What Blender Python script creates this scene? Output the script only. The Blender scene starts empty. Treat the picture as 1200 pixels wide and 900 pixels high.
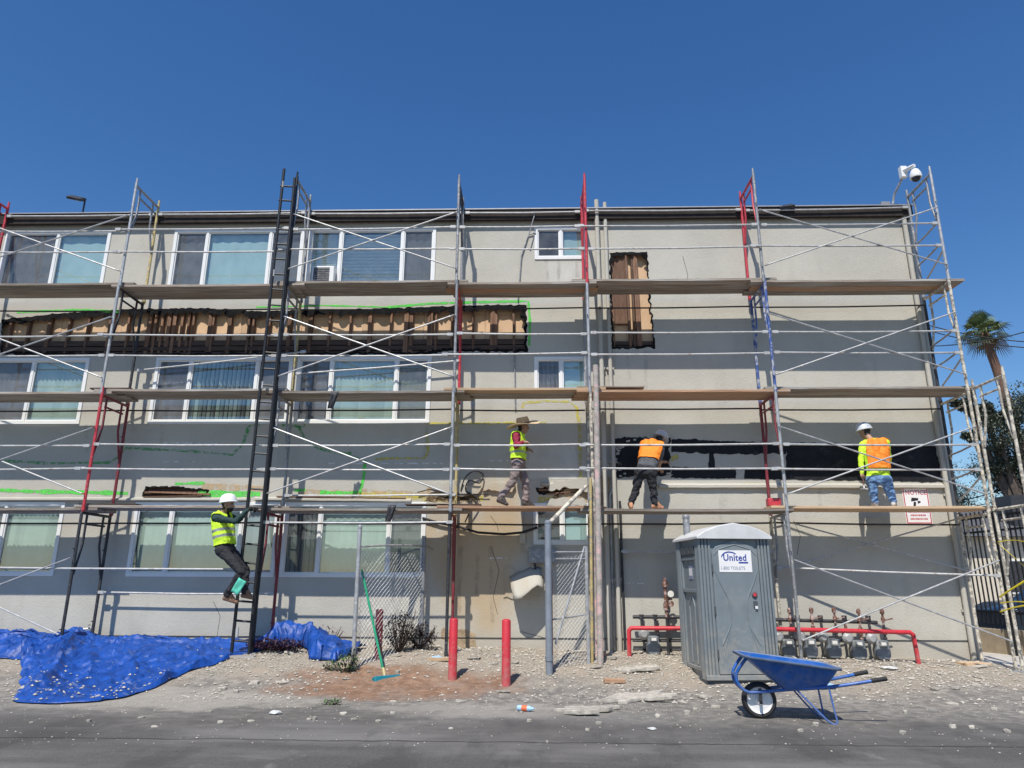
import bpy, bmesh, math, random
import numpy as np
from mathutils import Vector as V, Matrix, noise, geometry
R = math.radians
random.seed(7)
scn = bpy.context.scene
COL = scn.collection

# ------------------------------------------------------------------ camera
CAM = V((0, 0, 1.5))
PITCH, YAW, ROLL, FPX = 0.2704, 0.02692, 0.00388, 830.0
fw = V((-math.sin(YAW)*math.cos(PITCH), math.cos(YAW)*math.cos(PITCH), math.sin(PITCH)))
r0 = V((math.cos(YAW), math.sin(YAW), 0)); u0 = r0.cross(fw)
rt = r0*math.cos(ROLL) + u0*math.sin(ROLL); up = u0*math.cos(ROLL) - r0*math.sin(ROLL)
cd = bpy.data.cameras.new('camera'); cam = bpy.data.objects.new('camera', cd); COL.objects.link(cam)
cam.matrix_world = Matrix(((rt.x, up.x, -fw.x, CAM.x), (rt.y, up.y, -fw.y, CAM.y), (rt.z, up.z, -fw.z, CAM.z), (0, 0, 0, 1)))
cd.sensor_width = 36; cd.lens = FPX/1200*36; cd.clip_start = 0.05; cd.clip_end = 3000
scn.camera = cam

# ------------------------------------------------------------------ sky, sun, exposure
SUN = V((0.27, 1.0, -1.52)).normalized()          # the way the light travels
w = bpy.data.worlds.new('World'); scn.world = w; w.use_nodes = True
nt = w.node_tree; bg = nt.nodes['Background']
sk = nt.nodes.new('ShaderNodeTexSky'); sk.sky_type = 'NISHITA'; sk.sun_disc = False
sk.sun_elevation = math.asin(-SUN.z); sk.sun_rotation = math.atan2(-SUN.x, -SUN.y)
sk.air_density = 1.25; sk.dust_density = 0.0; sk.ozone_density = 6.0; sk.altitude = 0
hs_ = nt.nodes.new('ShaderNodeHueSaturation'); hs_.inputs['Hue'].default_value = .507; hs_.inputs['Saturation'].default_value = 1.21     # phone-camera blue, the same over the whole sky
nt.links.new(sk.outputs[0], hs_.inputs['Color']); nt.links.new(hs_.outputs[0], bg.inputs[0]); bg.inputs[1].default_value = 0.12
sd = bpy.data.lights.new('sun', 'SUN'); sun = bpy.data.objects.new('sun', sd); COL.objects.link(sun)
sd.energy = 5.0; sd.angle = R(0.53); sd.color = (1.0, 0.95, 0.87)
sun.rotation_euler = SUN.to_track_quat('-Z', 'Y').to_euler(); sun.location = (-6, -20, 30)
vs = scn.view_settings; vs.view_transform = 'Standard'; vs.look = 'None'; vs.exposure = 0.0; vs.gamma = 1
vs.use_curve_mapping = False

# ------------------------------------------------------------------ helpers
def at(px, py, Y):
    """point at depth Y (metres from the camera) seen at a given place of the photograph"""
    d = fw + rt*((px-600)/FPX) + up*((450-py)/FPX)
    return CAM + d*(Y/d.y)
def onz(px, py, z):
    d = fw + rt*((px-600)/FPX) + up*((450-py)/FPX)
    return CAM + d*((z-CAM.z)/d.z)
def wpos(o):
    p = V(o.location)
    while o.parent: o = o.parent; p = p + V(o.location)
    return p
def tag(o, label=None, cat=None, group=None, kind=None):
    if label: o['label'] = label
    if cat: o['category'] = cat
    if group: o['group'] = group
    if kind: o['kind'] = kind
    return o
def empty(name, loc, label=None, cat=None, group=None):
    o = bpy.data.objects.new(name, None); COL.objects.link(o); o.location = loc; o.empty_display_size = .2
    return tag(o, label, cat, group)
def frame_of(d):
    d = V(d).normalized(); a = V((0, 0, 1)) if abs(d.z) < .95 else V((1, 0, 0))
    x = d.cross(a).normalized(); y = x.cross(d).normalized()
    return x, y, d
class MB:
    def __init__(s): s.v = []; s.f = []; s.m = []
    def add(s, vs, fs, mi=0):
        o = len(s.v); s.v += [tuple(p) for p in vs]; s.f += [tuple(i+o for i in f) for f in fs]; s.m += [mi]*len(fs); return s
    def box(s, c, d, rot=None, mi=0):
        c = V(c); vs = []
        for x in (-.5, .5):
            for y in (-.5, .5):
                for z in (-.5, .5):
                    p = V((x*d[0], y*d[1], z*d[2])); vs.append(c + (rot @ p if rot else p))
        return s.add(vs, [(0,1,3,2),(4,6,7,5),(0,4,5,1),(2,3,7,6),(0,2,6,4),(1,5,7,3)], mi)
    def rng(s, a, b, mi=0):
        return s.box([(a[i]+b[i])/2 for i in range(3)], [abs(b[i]-a[i]) for i in range(3)], None, mi)
    def bar(s, p, q, w, h, mi=0, upv=None):
        p = V(p); q = V(q); d = q-p; L = d.length; d.normalize()
        u = V(upv) if upv else (V((0,0,1)) if abs(d.z) < .95 else V((0,1,0)))
        x = d.cross(u).normalized(); y = x.cross(d).normalized()
        M = Matrix((x, y, d)).transposed()
        return s.box((p+q)/2, (w, h, L), M, mi)
    def tube(s, p, q, r, r2=None, n=8, mi=0):
        return s.path([p, q], [r, r if r2 is None else r2], n, mi)
    def path(s, pts, r, n=8, mi=0, closed=False):
        pts = [V(p) for p in pts]; k = len(pts)
        rs = r if isinstance(r, (list, tuple)) else [r]*k
        x, y, d = frame_of(pts[1]-pts[0]); vs = []
        for i, p in enumerate(pts):
            if i == 0: t = pts[1]-pts[0]
            elif i == k-1: t = pts[-1]-pts[-2]
            else: t = (pts[i+1]-pts[i]).normalized() + (pts[i]-pts[i-1]).normalized()
            if t.length < 1e-9: t = d
            t = t.normalized(); x = (x - t*x.dot(t)).normalized(); y = t.cross(x)
            for j in range(n):
                a = 2*math.pi*j/n; vs.append(p + (x*math.cos(a) + y*math.sin(a))*rs[i])
        fs = [(i*n+j, i*n+(j+1)%n, (i+1)*n+(j+1)%n, (i+1)*n+j) for i in range(k-1) for j in range(n)]
        fs += [tuple(range(n-1, -1, -1)), tuple((k-1)*n+j for j in range(n))]
        return s.add(vs, fs, mi)
    def lathe(s, prof, c, ax=(0,0,1), n=16, mi=0, sx=1.0, sy=1.0, ring=False):
        x, y, d = frame_of(ax); c = V(c); vs = []; k = len(prof)
        for r, z in prof:
            for j in range(n):
                a = 2*math.pi*j/n; vs.append(c + x*(math.cos(a)*r*sx) + y*(math.sin(a)*r*sy) + d*z)
        fs = [(i*n+j, i*n+(j+1)%n, (i+1)*n+(j+1)%n, (i+1)*n+j) for i in range(k-1) for j in range(n)]
        if ring: fs += [((k-1)*n+j, (k-1)*n+(j+1)%n, (j+1)%n, j) for j in range(n)]
        else: fs += [tuple(range(n-1, -1, -1)), tuple((k-1)*n+j for j in range(n))]
        return s.add(vs, fs, mi)
    def capsule(s, p, r, q, r2, n=10, mi=0):
        p = V(p); q = V(q); d = (q-p)
        d = d.normalized() if d.length > 1e-6 else V((0,0,1)); h = 4; pts = []
        x, y, d = frame_of(d); vs = []; rows = []
        for i in range(h+1):
            a = -math.pi/2 + math.pi/2*i/h; rows.append((p + d*(r*math.sin(a)), max(r*math.cos(a), r*.02)))
        for i in range(h+1):
            a = math.pi/2*i/h; rows.append((q + d*(r2*math.sin(a)), max(r2*math.cos(a), r2*.02)))
        for c, rr in rows:
            for j in range(n):
                a = 2*math.pi*j/n; vs.append(c + (x*math.cos(a) + y*math.sin(a))*rr)
        k = len(rows)
        fs = [(i*n+j, i*n+(j+1)%n, (i+1)*n+(j+1)%n, (i+1)*n+j) for i in range(k-1) for j in range(n)]
        fs += [tuple(range(n-1, -1, -1)), tuple((k-1)*n+j for j in range(n))]
        return s.add(vs, fs, mi)
    def ell(s, c, rad, M=None, n=12, mi=0):
        c = V(c); vs = []; k = n//2+1
        for i in range(k):
            a = -math.pi/2 + math.pi*(i+.02)/(k-1+.04)
            for j in range(n):
                b = 2*math.pi*j/n; p = V((rad[0]*math.cos(a)*math.cos(b), rad[1]*math.cos(a)*math.sin(b), rad[2]*math.sin(a)))
                vs.append(c + (M @ p if M else p))
        fs = [(i*n+j, i*n+(j+1)%n, (i+1)*n+(j+1)%n, (i+1)*n+j) for i in range(k-1) for j in range(n)]
        fs += [tuple(range(n-1, -1, -1)), tuple((k-1)*n+j for j in range(n))]
        return s.add(vs, fs, mi)
    def prism(s, poly, o, ex, ey, t, mi=0):
        """closed polygon in the plane (o, ex, ey), extruded by the vector t"""
        o = V(o); ex = V(ex); ey = V(ey); t = V(t); n = len(poly)
        a = [o + ex*x + ey*y for x, y in poly]
        tri = geometry.tessellate_polygon([[V((x, y, 0)) for x, y in poly]])
        vs = a + [p+t for p in a]
        fs = [tuple(f) for f in tri] + [tuple(i+n for i in reversed(f)) for f in tri]
        fs += [(i, (i+1) % n, (i+1) % n+n, i+n) for i in range(n)]
        return s.add(vs, fs, mi)
    def build(s, name, mats, parent=None, smooth=True, flip=True, bevel=0):
        vs = np.array(s.v, dtype=float).reshape(-1, 3)
        lo = vs.min(0); hi = vs.max(0); c = V(((lo[0]+hi[0])/2, (lo[1]+hi[1])/2, lo[2]))
        me = bpy.data.meshes.new(name); me.from_pydata([tuple(p) for p in vs-np.array(c)], [], s.f)
        mats = mats if isinstance(mats, (list, tuple)) else [mats]
        for m in mats: me.materials.append(m)
        me.polygons.foreach_set('material_index', s.m)
        if flip:
            bm = bmesh.new(); bm.from_mesh(me); bmesh.ops.recalc_face_normals(bm, faces=bm.faces[:]); bm.to_mesh(me); bm.free()
        if smooth: me.polygons.foreach_set('use_smooth', [True]*len(me.polygons)); me.set_sharp_from_angle(angle=R(38))
        o = bpy.data.objects.new(name, me); COL.objects.link(o)
        if parent: o.parent = parent; o.location = c - wpos(parent)
        else: o.location = c
        if bevel:
            b = o.modifiers.new('b', 'BEVEL'); b.width = bevel; b.segments = 2; b.limit_method = 'ANGLE'; b.angle_limit = R(40)
        return o
def copy_obj(o, parent, loc):
    c = o.copy(); COL.objects.link(c); c.parent = parent; c.location = loc; return c
def text_mb(txt, size, o, ex, ey, mb, off, mi=0, bold=0.0, squash=1.0):
    cu = bpy.data.curves.new('t', 'FONT'); cu.body = txt; cu.size = size; cu.offset = bold; cu.resolution_u = 3; cu.space_character = 1.0+bold*14
    ob = bpy.data.objects.new('t', cu); COL.objects.link(ob)
    bpy.context.view_layer.update()
    me = ob.evaluated_get(bpy.context.evaluated_depsgraph_get()).to_mesh()
    o = V(o); ex = V(ex); ey = V(ey)
    xs = [p.co.x for p in me.vertices]; x0 = min(xs)
    mb.add([o + ex*((p.co.x-x0)*squash) + ey*p.co.y + V(off) for p in me.vertices], [tuple(p.vertices) for p in me.polygons], mi)
    wd = (max(xs)-x0)*squash
    bpy.data.objects.remove(ob); return wd

# ------------------------------------------------------------------ materials
def nod(nt, t, **k):
    n = nt.nodes.new(t)
    for a, b in k.items(): setattr(n, a, b)
    return n
def mat(name, col, rough=.6, metal=0, var=.12, scale=6, stretch=(1,1,1), bump=0, bscale=60, col2=None, c2scale=4, c2lo=.55, c2hi=.65, spec=.5, rnd=0, local=False, trans=0, dirt=None):
    m = bpy.data.materials.new(name); m.use_nodes = True; nt = m.node_tree; L = nt.links
    b = nt.nodes['Principled BSDF']; b.inputs['Roughness'].default_value = rough; b.inputs['Metallic'].default_value = metal
    b.inputs['Specular IOR Level'].default_value = spec
    if trans: b.inputs['Transmission Weight'].default_value = trans
    if local: pos = nod(nt, 'ShaderNodeTexCoord').outputs['Object']
    else: pos = nod(nt, 'ShaderNodeNewGeometry').outputs['Position']
    mp = nod(nt, 'ShaderNodeMapping'); mp.inputs['Scale'].default_value = stretch; L.new(pos, mp.inputs[0])
    def nz(sc, det=5, vec=None):
        n = nod(nt, 'ShaderNodeTexNoise'); n.inputs['Scale'].default_value = sc; n.inputs['Detail'].default_value = det
        n.inputs['Roughness'].default_value = .6; L.new(vec or mp.outputs[0], n.inputs['Vector']); return n.outputs['Fac']
    rp = nod(nt, 'ShaderNodeValToRGB'); e = rp.color_ramp.elements
    e[0].position = .3; e[1].position = .7
    e[0].color = (*[c*(1-var) for c in col], 1); e[1].color = (*[min(1, c*(1+var)) for c in col], 1)
    L.new(nz(scale), rp.inputs[0]); cur = rp.outputs[0]
    if col2:
        r2 = nod(nt, 'ShaderNodeValToRGB'); r2.color_ramp.elements[0].position = c2lo; r2.color_ramp.elements[1].position = c2hi
        L.new(nz(c2scale, 6), r2.inputs[0]); mx = nod(nt, 'ShaderNodeMix', data_type='RGBA')
        L.new(r2.outputs[0], mx.inputs[0]); L.new(cur, mx.inputs[6]); mx.inputs[7].default_value = (*col2, 1); cur = mx.outputs[2]
    if rnd:
        oi = nod(nt, 'ShaderNodeObjectInfo'); mr = nod(nt, 'ShaderNodeMapRange'); L.new(oi.outputs['Random'], mr.inputs[0])
        mr.inputs[3].default_value = 1-rnd; mr.inputs[4].default_value = 1+rnd
        hv = nod(nt, 'ShaderNodeHueSaturation'); L.new(mr.outputs[0], hv.inputs['Value']); L.new(cur, hv.inputs['Color']); cur = hv.outputs[0]
    if dirt:                                            # splashed mud and dust, thickest near the ground: (z low, z high, colour, strength)
        g = nod(nt, 'ShaderNodeNewGeometry'); sp = nod(nt, 'ShaderNodeSeparateXYZ'); L.new(g.outputs['Position'], sp.inputs[0])
        n1 = nod(nt, 'ShaderNodeTexNoise'); n1.inputs['Scale'].default_value = 9; n1.inputs['Detail'].default_value = 8; n1.inputs['Roughness'].default_value = .7; L.new(g.outputs['Position'], n1.inputs['Vector'])
        zr = nod(nt, 'ShaderNodeMapRange'); L.new(sp.outputs['Z'], zr.inputs[0]); zr.inputs[1].default_value = dirt[1]; zr.inputs[2].default_value = dirt[0]; zr.inputs[3].default_value = -.12; zr.inputs[4].default_value = .22
        ad = nod(nt, 'ShaderNodeMath', operation='ADD'); L.new(n1.outputs['Fac'], ad.inputs[0]); L.new(zr.outputs[0], ad.inputs[1])
        dr_ = nod(nt, 'ShaderNodeMapRange'); L.new(ad.outputs[0], dr_.inputs[0]); dr_.inputs[1].default_value = .48; dr_.inputs[2].default_value = .72; dr_.inputs[4].default_value = dirt[3]
        mx = nod(nt, 'ShaderNodeMix', data_type='RGBA'); L.new(dr_.outputs[0], mx.inputs[0]); L.new(cur, mx.inputs[6]); mx.inputs[7].default_value = (*dirt[2], 1); cur = mx.outputs[2]
    L.new(cur, b.inputs['Base Color'])
    if bump:
        bn = nod(nt, 'ShaderNodeBump'); bn.inputs['Strength'].default_value = bump; bn.inputs['Distance'].default_value = .02
        L.new(nz(bscale, 4), bn.inputs['Height']); L.new(bn.outputs[0], b.inputs['Normal'])
    return m
def glassmat(name, tint, refl=.12, fog=0.0, fogcol=(.5,.5,.5)):
    m = bpy.data.materials.new(name); m.use_nodes = True; nt = m.node_tree; L = nt.links
    for n in list(nt.nodes):
        if n.type == 'BSDF_PRINCIPLED': nt.nodes.remove(n)
    out = nt.nodes['Material Output']
    t = nod(nt, 'ShaderNodeBsdfTransparent'); t.inputs[0].default_value = (*tint, 1)
    d = nod(nt, 'ShaderNodeBsdfDiffuse'); d.inputs[0].default_value = (*fogcol, 1)
    g = nod(nt, 'ShaderNodeBsdfGlossy'); g.inputs['Roughness'].default_value = .02; g.inputs['Color'].default_value = (1, 1, 1, 1)
    fr = nod(nt, 'ShaderNodeLayerWeight'); pw = nod(nt, 'ShaderNodeMath', operation='POWER'); pw.inputs[1].default_value = 5; L.new(fr.outputs['Facing'], pw.inputs[0]); fr.inputs[0].default_value = .5
    mr = nod(nt, 'ShaderNodeMapRange'); L.new(pw.outputs[0], mr.inputs[0]); mr.inputs[3].default_value = refl; mr.inputs[4].default_value = 1
    bn = nod(nt, 'ShaderNodeBump'); bn.inputs['Strength'].default_value = .03; nz = nod(nt, 'ShaderNodeTexNoise'); nz.inputs['Scale'].default_value = 1.3
    L.new(nz.outputs[0], bn.inputs['Height']); L.new(bn.outputs[0], g.inputs['Normal'])
    m0 = nod(nt, 'ShaderNodeMixShader')
    gp = nod(nt, 'ShaderNodeNewGeometry'); dn = nod(nt, 'ShaderNodeTexNoise'); dn.inputs['Scale'].default_value = 3.5; dn.inputs['Detail'].default_value = 8; dn.inputs['Roughness'].default_value = .7; L.new(gp.outputs['Position'], dn.inputs['Vector'])
    fm = nod(nt, 'ShaderNodeMapRange'); L.new(dn.outputs['Fac'], fm.inputs[0]); fm.inputs[1].default_value = .38; fm.inputs[2].default_value = .72; fm.inputs[3].default_value = fog*.8; fm.inputs[4].default_value = fog*1.3+.12; L.new(fm.outputs[0], m0.inputs[0])
    L.new(t.outputs[0], m0.inputs[1]); L.new(d.outputs[0], m0.inputs[2])
    m1 = nod(nt, 'ShaderNodeMixShader'); L.new(mr.outputs[0], m1.inputs[0]); L.new(m0.outputs[0], m1.inputs[1]); L.new(g.outputs[0], m1.inputs[2])
    L.new(m1.outputs[0], out.inputs[0]); return m
def alphamat(name, col, alpha_scale, lo, hi, rough=.8, maxa=1.0):
    """spray paint and stains: ragged coverage"""
    m = mat(name, col, rough); nt = m.node_tree; L = nt.links; b = nt.nodes['Principled BSDF']
    g = nod(nt, 'ShaderNodeNewGeometry'); n = nod(nt, 'ShaderNodeTexNoise'); n.inputs['Scale'].default_value = alpha_scale; n.inputs['Detail'].default_value = 6
    n.inputs['Roughness'].default_value = .7
    L.new(g.outputs['Position'], n.inputs['Vector']); r = nod(nt, 'ShaderNodeMapRange'); L.new(n.outputs[0], r.inputs[0])
    r.inputs[1].default_value = lo; r.inputs[2].default_value = hi; r.inputs[4].default_value = maxa
    L.new(r.outputs[0], b.inputs['Alpha']); return m

MT = {}
MT['vinyl'] = mat('white_vinyl', (.78,.78,.76), .35, var=.04, scale=3)
MT['glass'] = glassmat('window_glass', (.82,.92,.91), .17)
MT['screen'] = glassmat('insect_screen', (.64,.67,.68), .06, .26, (.25,.26,.27))
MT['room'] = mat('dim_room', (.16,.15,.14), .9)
MT['blind_green'] = mat('pale_green_vertical_blinds', (.50,.54,.46), .7, var=.1, scale=3)
MT['blind_grey'] = mat('grey_vertical_blinds', (.40,.39,.40), .7, var=.08, scale=3)
MT['curtain_teal'] = mat('pale_teal_curtain', (.44,.53,.52), .8, var=.08, scale=2)
MT['curtain_darkened'] = mat('darkened_grey_curtain', (.25,.27,.285), .8, var=.18, scale=2)  # grey darkened to stand in for the dark room behind the screens
MT['blind_white'] = mat('white_horizontal_blinds', (.74,.76,.76), .6, var=.04)
MT['fascia'] = mat('brown_black_fascia', (.04,.033,.03), .85, spec=.2, var=.3, scale=5, bump=.2)
MT['drip'] = mat('galvanised_drip_edge', (.34,.34,.35), .5, .4)
MT['roofing'] = mat('grey_roofing', (.3,.29,.27), .9, bump=.3)
MT['galv'] = mat('galvanised_steel', (.42,.425,.43), .45, .35, var=.22, scale=9, col2=(.62,.6,.56), c2scale=14)
MT['galv_light'] = mat('bright_galvanised_tube', (.47,.47,.465), .55, .2, var=.2, scale=9, col2=(.30,.24,.19), c2scale=11, c2lo=.58, c2hi=.72)
MT['grey_paint'] = mat('weathered_grey_paint', (.27,.275,.285), .5, .2, var=.25, scale=14, col2=(.5,.49,.46), c2scale=18, c2lo=.58, c2hi=.64)
MT['dark'] = mat('dark_painted_steel', (.045,.045,.05), .5, .2, var=.4, scale=14, col2=(.22,.2,.18), c2scale=22, c2lo=.62, c2hi=.68)
MT['black'] = mat('black_painted_steel', (.018,.018,.02), .45, .1, var=.3, scale=14, col2=(.2,.2,.2), c2scale=20, c2lo=.7, c2hi=.74)
MT['red'] = mat('worn_red_paint', (.52,.045,.06), .45, .05, var=.25, scale=14, col2=(.33,.22,.22), c2scale=16, c2lo=.6, c2hi=.66)
MT['darkred'] = mat('dull_red_paint', (.22,.03,.04), .5, .05, var=.3, scale=14, col2=(.1,.07,.07), c2scale=12)
MT['yellow'] = mat('worn_yellow_paint', (.50,.40,.18), .6, .05, var=.25, scale=14, col2=(.3,.28,.25), c2scale=12, c2lo=.55, c2hi=.6)
MT['blue'] = mat('worn_blue_paint', (.06,.11,.32), .5, .05, var=.3, scale=14, col2=(.4,.41,.44), c2scale=10, c2lo=.5, c2hi=.58)
MT['splat'] = mat('plaster_splattered_steel', (.36,.33,.28), .75, .1, var=.3, scale=10, col2=(.70,.64,.52), c2scale=12, c2lo=.47, c2hi=.55, bump=.5, bscale=40)
MT['splat_pink'] = mat('pink_splattered_pole', (.40,.36,.32), .75, .05, var=.3, scale=10, col2=(.62,.42,.40), c2scale=7, c2lo=.52, c2hi=.6, bump=.5, bscale=40)
MT['plank'] = mat('weathered_plank', (.285,.235,.19), .85, var=.35, scale=5, stretch=(.35,9,9), bump=.5, bscale=14, rnd=.28, col2=(.40,.38,.35), c2scale=2.5, c2lo=.5, c2hi=.62)
MT['plank_red'] = mat('reddish_plank', (.42,.25,.15), .8, var=.25, scale=5, stretch=(.35,9,9), bump=.5, bscale=14, rnd=.15, col2=(.4,.33,.27), c2scale=2.5)
MT['plank_new'] = mat('fresh_tan_plank', (.56,.39,.24), .8, var=.2, scale=5, stretch=(.35,9,9), bump=.4, bscale=14, rnd=.12)
MT['stud'] = mat('old_brown_stud', (.19,.105,.065), .85, var=.4, scale=6, stretch=(8,8,.6), bump=.5, bscale=12, rnd=.35, col2=(.42,.33,.26), c2scale=5, c2lo=.62, c2hi=.72)
MT['beam'] = mat('dark_header_beam', (.075,.05,.04), .9, var=.4, scale=4, stretch=(.5,8,8), bump=.5, bscale=12)
MT['board'] = mat('tan_backing_board', (.62,.42,.26), .9, var=.13, scale=2.2, bump=.2, rnd=.1, col2=(.38,.24,.15), c2scale=1.6, c2lo=.6, c2hi=.75)
MT['tar'] = mat('black_tar_paper', (.009,.009,.010), .9, spec=.15, var=.5, scale=8, bump=.7, bscale=25)
MT['membrane'] = mat('black_membrane', (.011,.012,.015), .7, spec=.3, var=.5, scale=5, bump=.6, bscale=14, col2=(.05,.05,.055), c2scale=6, c2lo=.58, c2hi=.74)
MT['spray_green'] = alphamat('green_spray_paint', (.10,.62,.08), 22, .36, .52)
MT['spray_dim'] = alphamat('faint_green_spray_paint', (.06,.40,.10), 15, .40, .60, maxa=.75)
MT['spray_yellow'] = alphamat('yellow_spray_paint', (.66,.56,.07), 16, .38, .60, maxa=.85)
MT['chalk'] = alphamat('white_scrape', (.7,.69,.66), 14, .40, .5)
MT['stain'] = alphamat('tan_scraped_stucco', (.58,.42,.24), 7, .40, .60, maxa=.85)
MT['scratch'] = mat('exposed_scratch_coat', (.40,.30,.19), .95, var=.3, scale=6, bump=.8, bscale=30, col2=(.24,.19,.14), c2scale=5, c2lo=.55, c2hi=.65)
MT['drip_stain'] = alphamat('dark_drip_stain', (.25,.22,.18), 5, .40, .8, maxa=.35)
MT['patch'] = mat('repair_stucco', (.55,.535,.48), .95, var=.08, scale=4, bump=.5, bscale=60)
MT['concrete'] = mat('concrete', (.50,.47,.43), .9, var=.15, scale=5, bump=.4, bscale=40, rnd=.12)
MT['rubble'] = mat('stucco_rubble', (.43,.395,.335), .95, var=.35, scale=14, bump=.5, rnd=.25)
MT['rubber'] = mat('black_rubber', (.02,.02,.022), .7, var=.3)
MT['skin'] = mat('skin', (.42,.24,.16), .5, var=.08, scale=20)
MT['hair'] = mat('dark_hair', (.018,.014,.012), .6, var=.3, scale=60)
MT['lime'] = mat('lime_hi_vis', (.62,.92,.04), .75, var=.08, scale=10, bump=.15, bscale=25)
MT['orange'] = mat('orange_hi_vis', (.98,.26,.02), .75, var=.08, scale=10, bump=.15, bscale=25)
MT['reflective'] = mat('grey_reflective_tape', (.35,.37,.36), .4, .2, var=.08)
# ------------------------------------------------------------------ ground
W = 13.1                                            # the facade stands 13.1 m from the camera
def sst(a, b, x):
    t = max(0, min(1, (x-a)/(b-a))); return t*t*(3-2*t)
def lerp(a, b, t): return a+(b-a)*t
def gh(x, y):
    base = .2 if x > 7.6 else (lerp(.36, .2, x/7.6) if x > 0 else lerp(.36, .46, min(1, -x/6)))
    if x > 7.3: base = lerp(base, .14, sst(7.3, 8.6, x))
    h = sst(9.8, 13.0, y)*base
    g = sst(9.6, 11.2, y)*(1-sst(7.2, 8.2, x))*(1 if y < 13.2 else 0)
    if g > 0: h += g*(.035*noise.noise((x*1.3, y*1.3, 2.)) + .022*noise.noise((x*5, y*5, 7.)))
    return h - .01*sst(9, 5, y)
def coords(fine, lo, hi): return lo + fine + hi
gx = coords([-16+i*.125 for i in range(245)], [-1500, -600, -250, -100, -50, -30, -20], [15.5, 18, 22, 30, 50, 100, 250, 600, 1500])
gy = coords([4+i*.085 for i in range(124)], [-900, -200, -60, -20, -5, 0, 2.5], [14.8, 15.5, 17, 20, 25, 35, 60, 120, 300, 800, 2000])
mb = MB(); nx = len(gx)
mb.add([(x, y, gh(x, y)) for y in gy for x in gx], [(j*nx+i, j*nx+i+1, (j+1)*nx+i+1, (j+1)*nx+i) for j in range(len(gy)-1) for i in range(nx-1)])
def ground_mat():
    m = bpy.data.materials.new('asphalt_dust_gravel'); m.use_nodes = True; nt = m.node_tree; L = nt.links
    b = nt.nodes['Principled BSDF']; b.inputs['Roughness'].default_value = .92; b.inputs['Specular IOR Level'].default_value = .25
    g = nod(nt, 'ShaderNodeNewGeometry'); pos = g.outputs['Position']
    sep = nod(nt, 'ShaderNodeSeparateXYZ'); L.new(pos, sep.inputs[0])
    def nz(sc, det=5, st=None, rg=.6):
        n = nod(nt, 'ShaderNodeTexNoise'); n.inputs['Scale'].default_value = sc; n.inputs['Detail'].default_value = det; n.inputs['Roughness'].default_value = rg
        if st: mp = nod(nt, 'ShaderNodeMapping'); mp.inputs['Scale'].default_value = st; L.new(pos, mp.inputs[0]); L.new(mp.outputs[0], n.inputs['Vector'])
        else: L.new(pos, n.inputs['Vector'])
        return n.outputs['Fac']
    def ma(op, a, c, d=None):
        n = nod(nt, 'ShaderNodeMath', operation=op)
        for i, q in enumerate((a, c, d)):
            if q is None: continue
            if isinstance(q, (int, float)): n.inputs[i].default_value = q
            else: L.new(q, n.inputs[i])
        return n.outputs[0]
    def mr(x, a, c, lo=0., hi=1.):
        n = nod(nt, 'ShaderNodeMapRange'); n.interpolation_type = 'SMOOTHSTEP'; L.new(x, n.inputs[0])
        for i, q in zip((1, 2, 3, 4), (a, c, lo, hi)): n.inputs[i].default_value = q
        return n.outputs[0]
    def mix(f, a, c):
        n = nod(nt, 'ShaderNodeMix', data_type='RGBA')
        for i, q in zip((0, 6, 7), (f, a, c)):
            if isinstance(q, tuple): n.inputs[i].default_value = (*q, 1)
            elif isinstance(q, (int, float)): n.inputs[i].default_value = q
            else: L.new(q, n.inputs[i])
        return n.outputs[2]
    asph = mix(mr(nz(90, 3), .35, .7), (.082,.077,.071), (.135,.128,.118))
    asph = mix(mr(nz(.55, 5, (.45, 1.6, 1)), .42, .72), asph, (.20,.19,.178))          # dusty drag marks
    asph = mix(mr(nz(2.4, 6, (.4, 1.5, 1)), .58, .74, 0, .55), asph, (.22,.21,.195))
    asph = mix(mr(nz(1.1, 6, (1.2, .5, 1)), .5, .62, 0, .45), asph, (.055,.054,.053))
    asph = mix(mr(nz(3.1, 4, (2.2, 1, 1)), .66, .74, 0, .5), asph, (.035,.034,.035))
    asph = mix(mr(nz(1.9, 7, (1.6, .55, 1)), .6, .72, 0, .5), asph, (.24,.23,.21))
    seam = ma('ABSOLUTE', ma('ADD', sep.outputs['Y'], ma('ADD', ma('MULTIPLY', nz(1.2, 3), .25), -7.62)), 0.)
    asph = mix(mr(seam, .012, .028, .75, 0.), asph, (.03,.03,.03))
    dust = mix(mr(nz(7, 6), .35, .7), (.17,.158,.143), (.33,.305,.265))
    y1 = ma('ADD', sep.outputs['Y'], ma('MULTIPLY', ma('SUBTRACT', nz(.5, 6), .5), 4.6))
    y1 = ma('ADD', y1, ma('MULTIPLY', ma('SUBTRACT', nz(4, 5, (.6, 1.4, 1)), .5), .9))
    c = mix(mr(y1, 7.7, 10.0), asph, dust)
    grav = mix(mr(nz(38, 4), .36, .66), (.215,.185,.145), (.45,.40,.325))
    grav = mix(mr(nz(1.6, 4), .45, .65), grav, (.36,.30,.235))
    c = mix(mr(y1, 10.0, 11.4), c, grav)
    # reddish soil spilled by the broom
    dx = ma('DIVIDE', ma('ADD', sep.outputs['X'], 1.95), 1.75); dy = ma('DIVIDE', ma('SUBTRACT', sep.outputs['Y'], 10.75), .95)
    rr = ma('ADD', ma('MULTIPLY', dx, dx), ma('MULTIPLY', dy, dy)); rr = ma('ADD', rr, ma('MULTIPLY', ma('SUBTRACT', nz(1.6, 7), .5), 3.2))
    soil = mix(mr(nz(9, 5), .35, .7), (.20,.105,.06), (.34,.20,.125))
    c = mix(mr(rr, 1.4, .1, 0, .85), c, soil)
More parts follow.
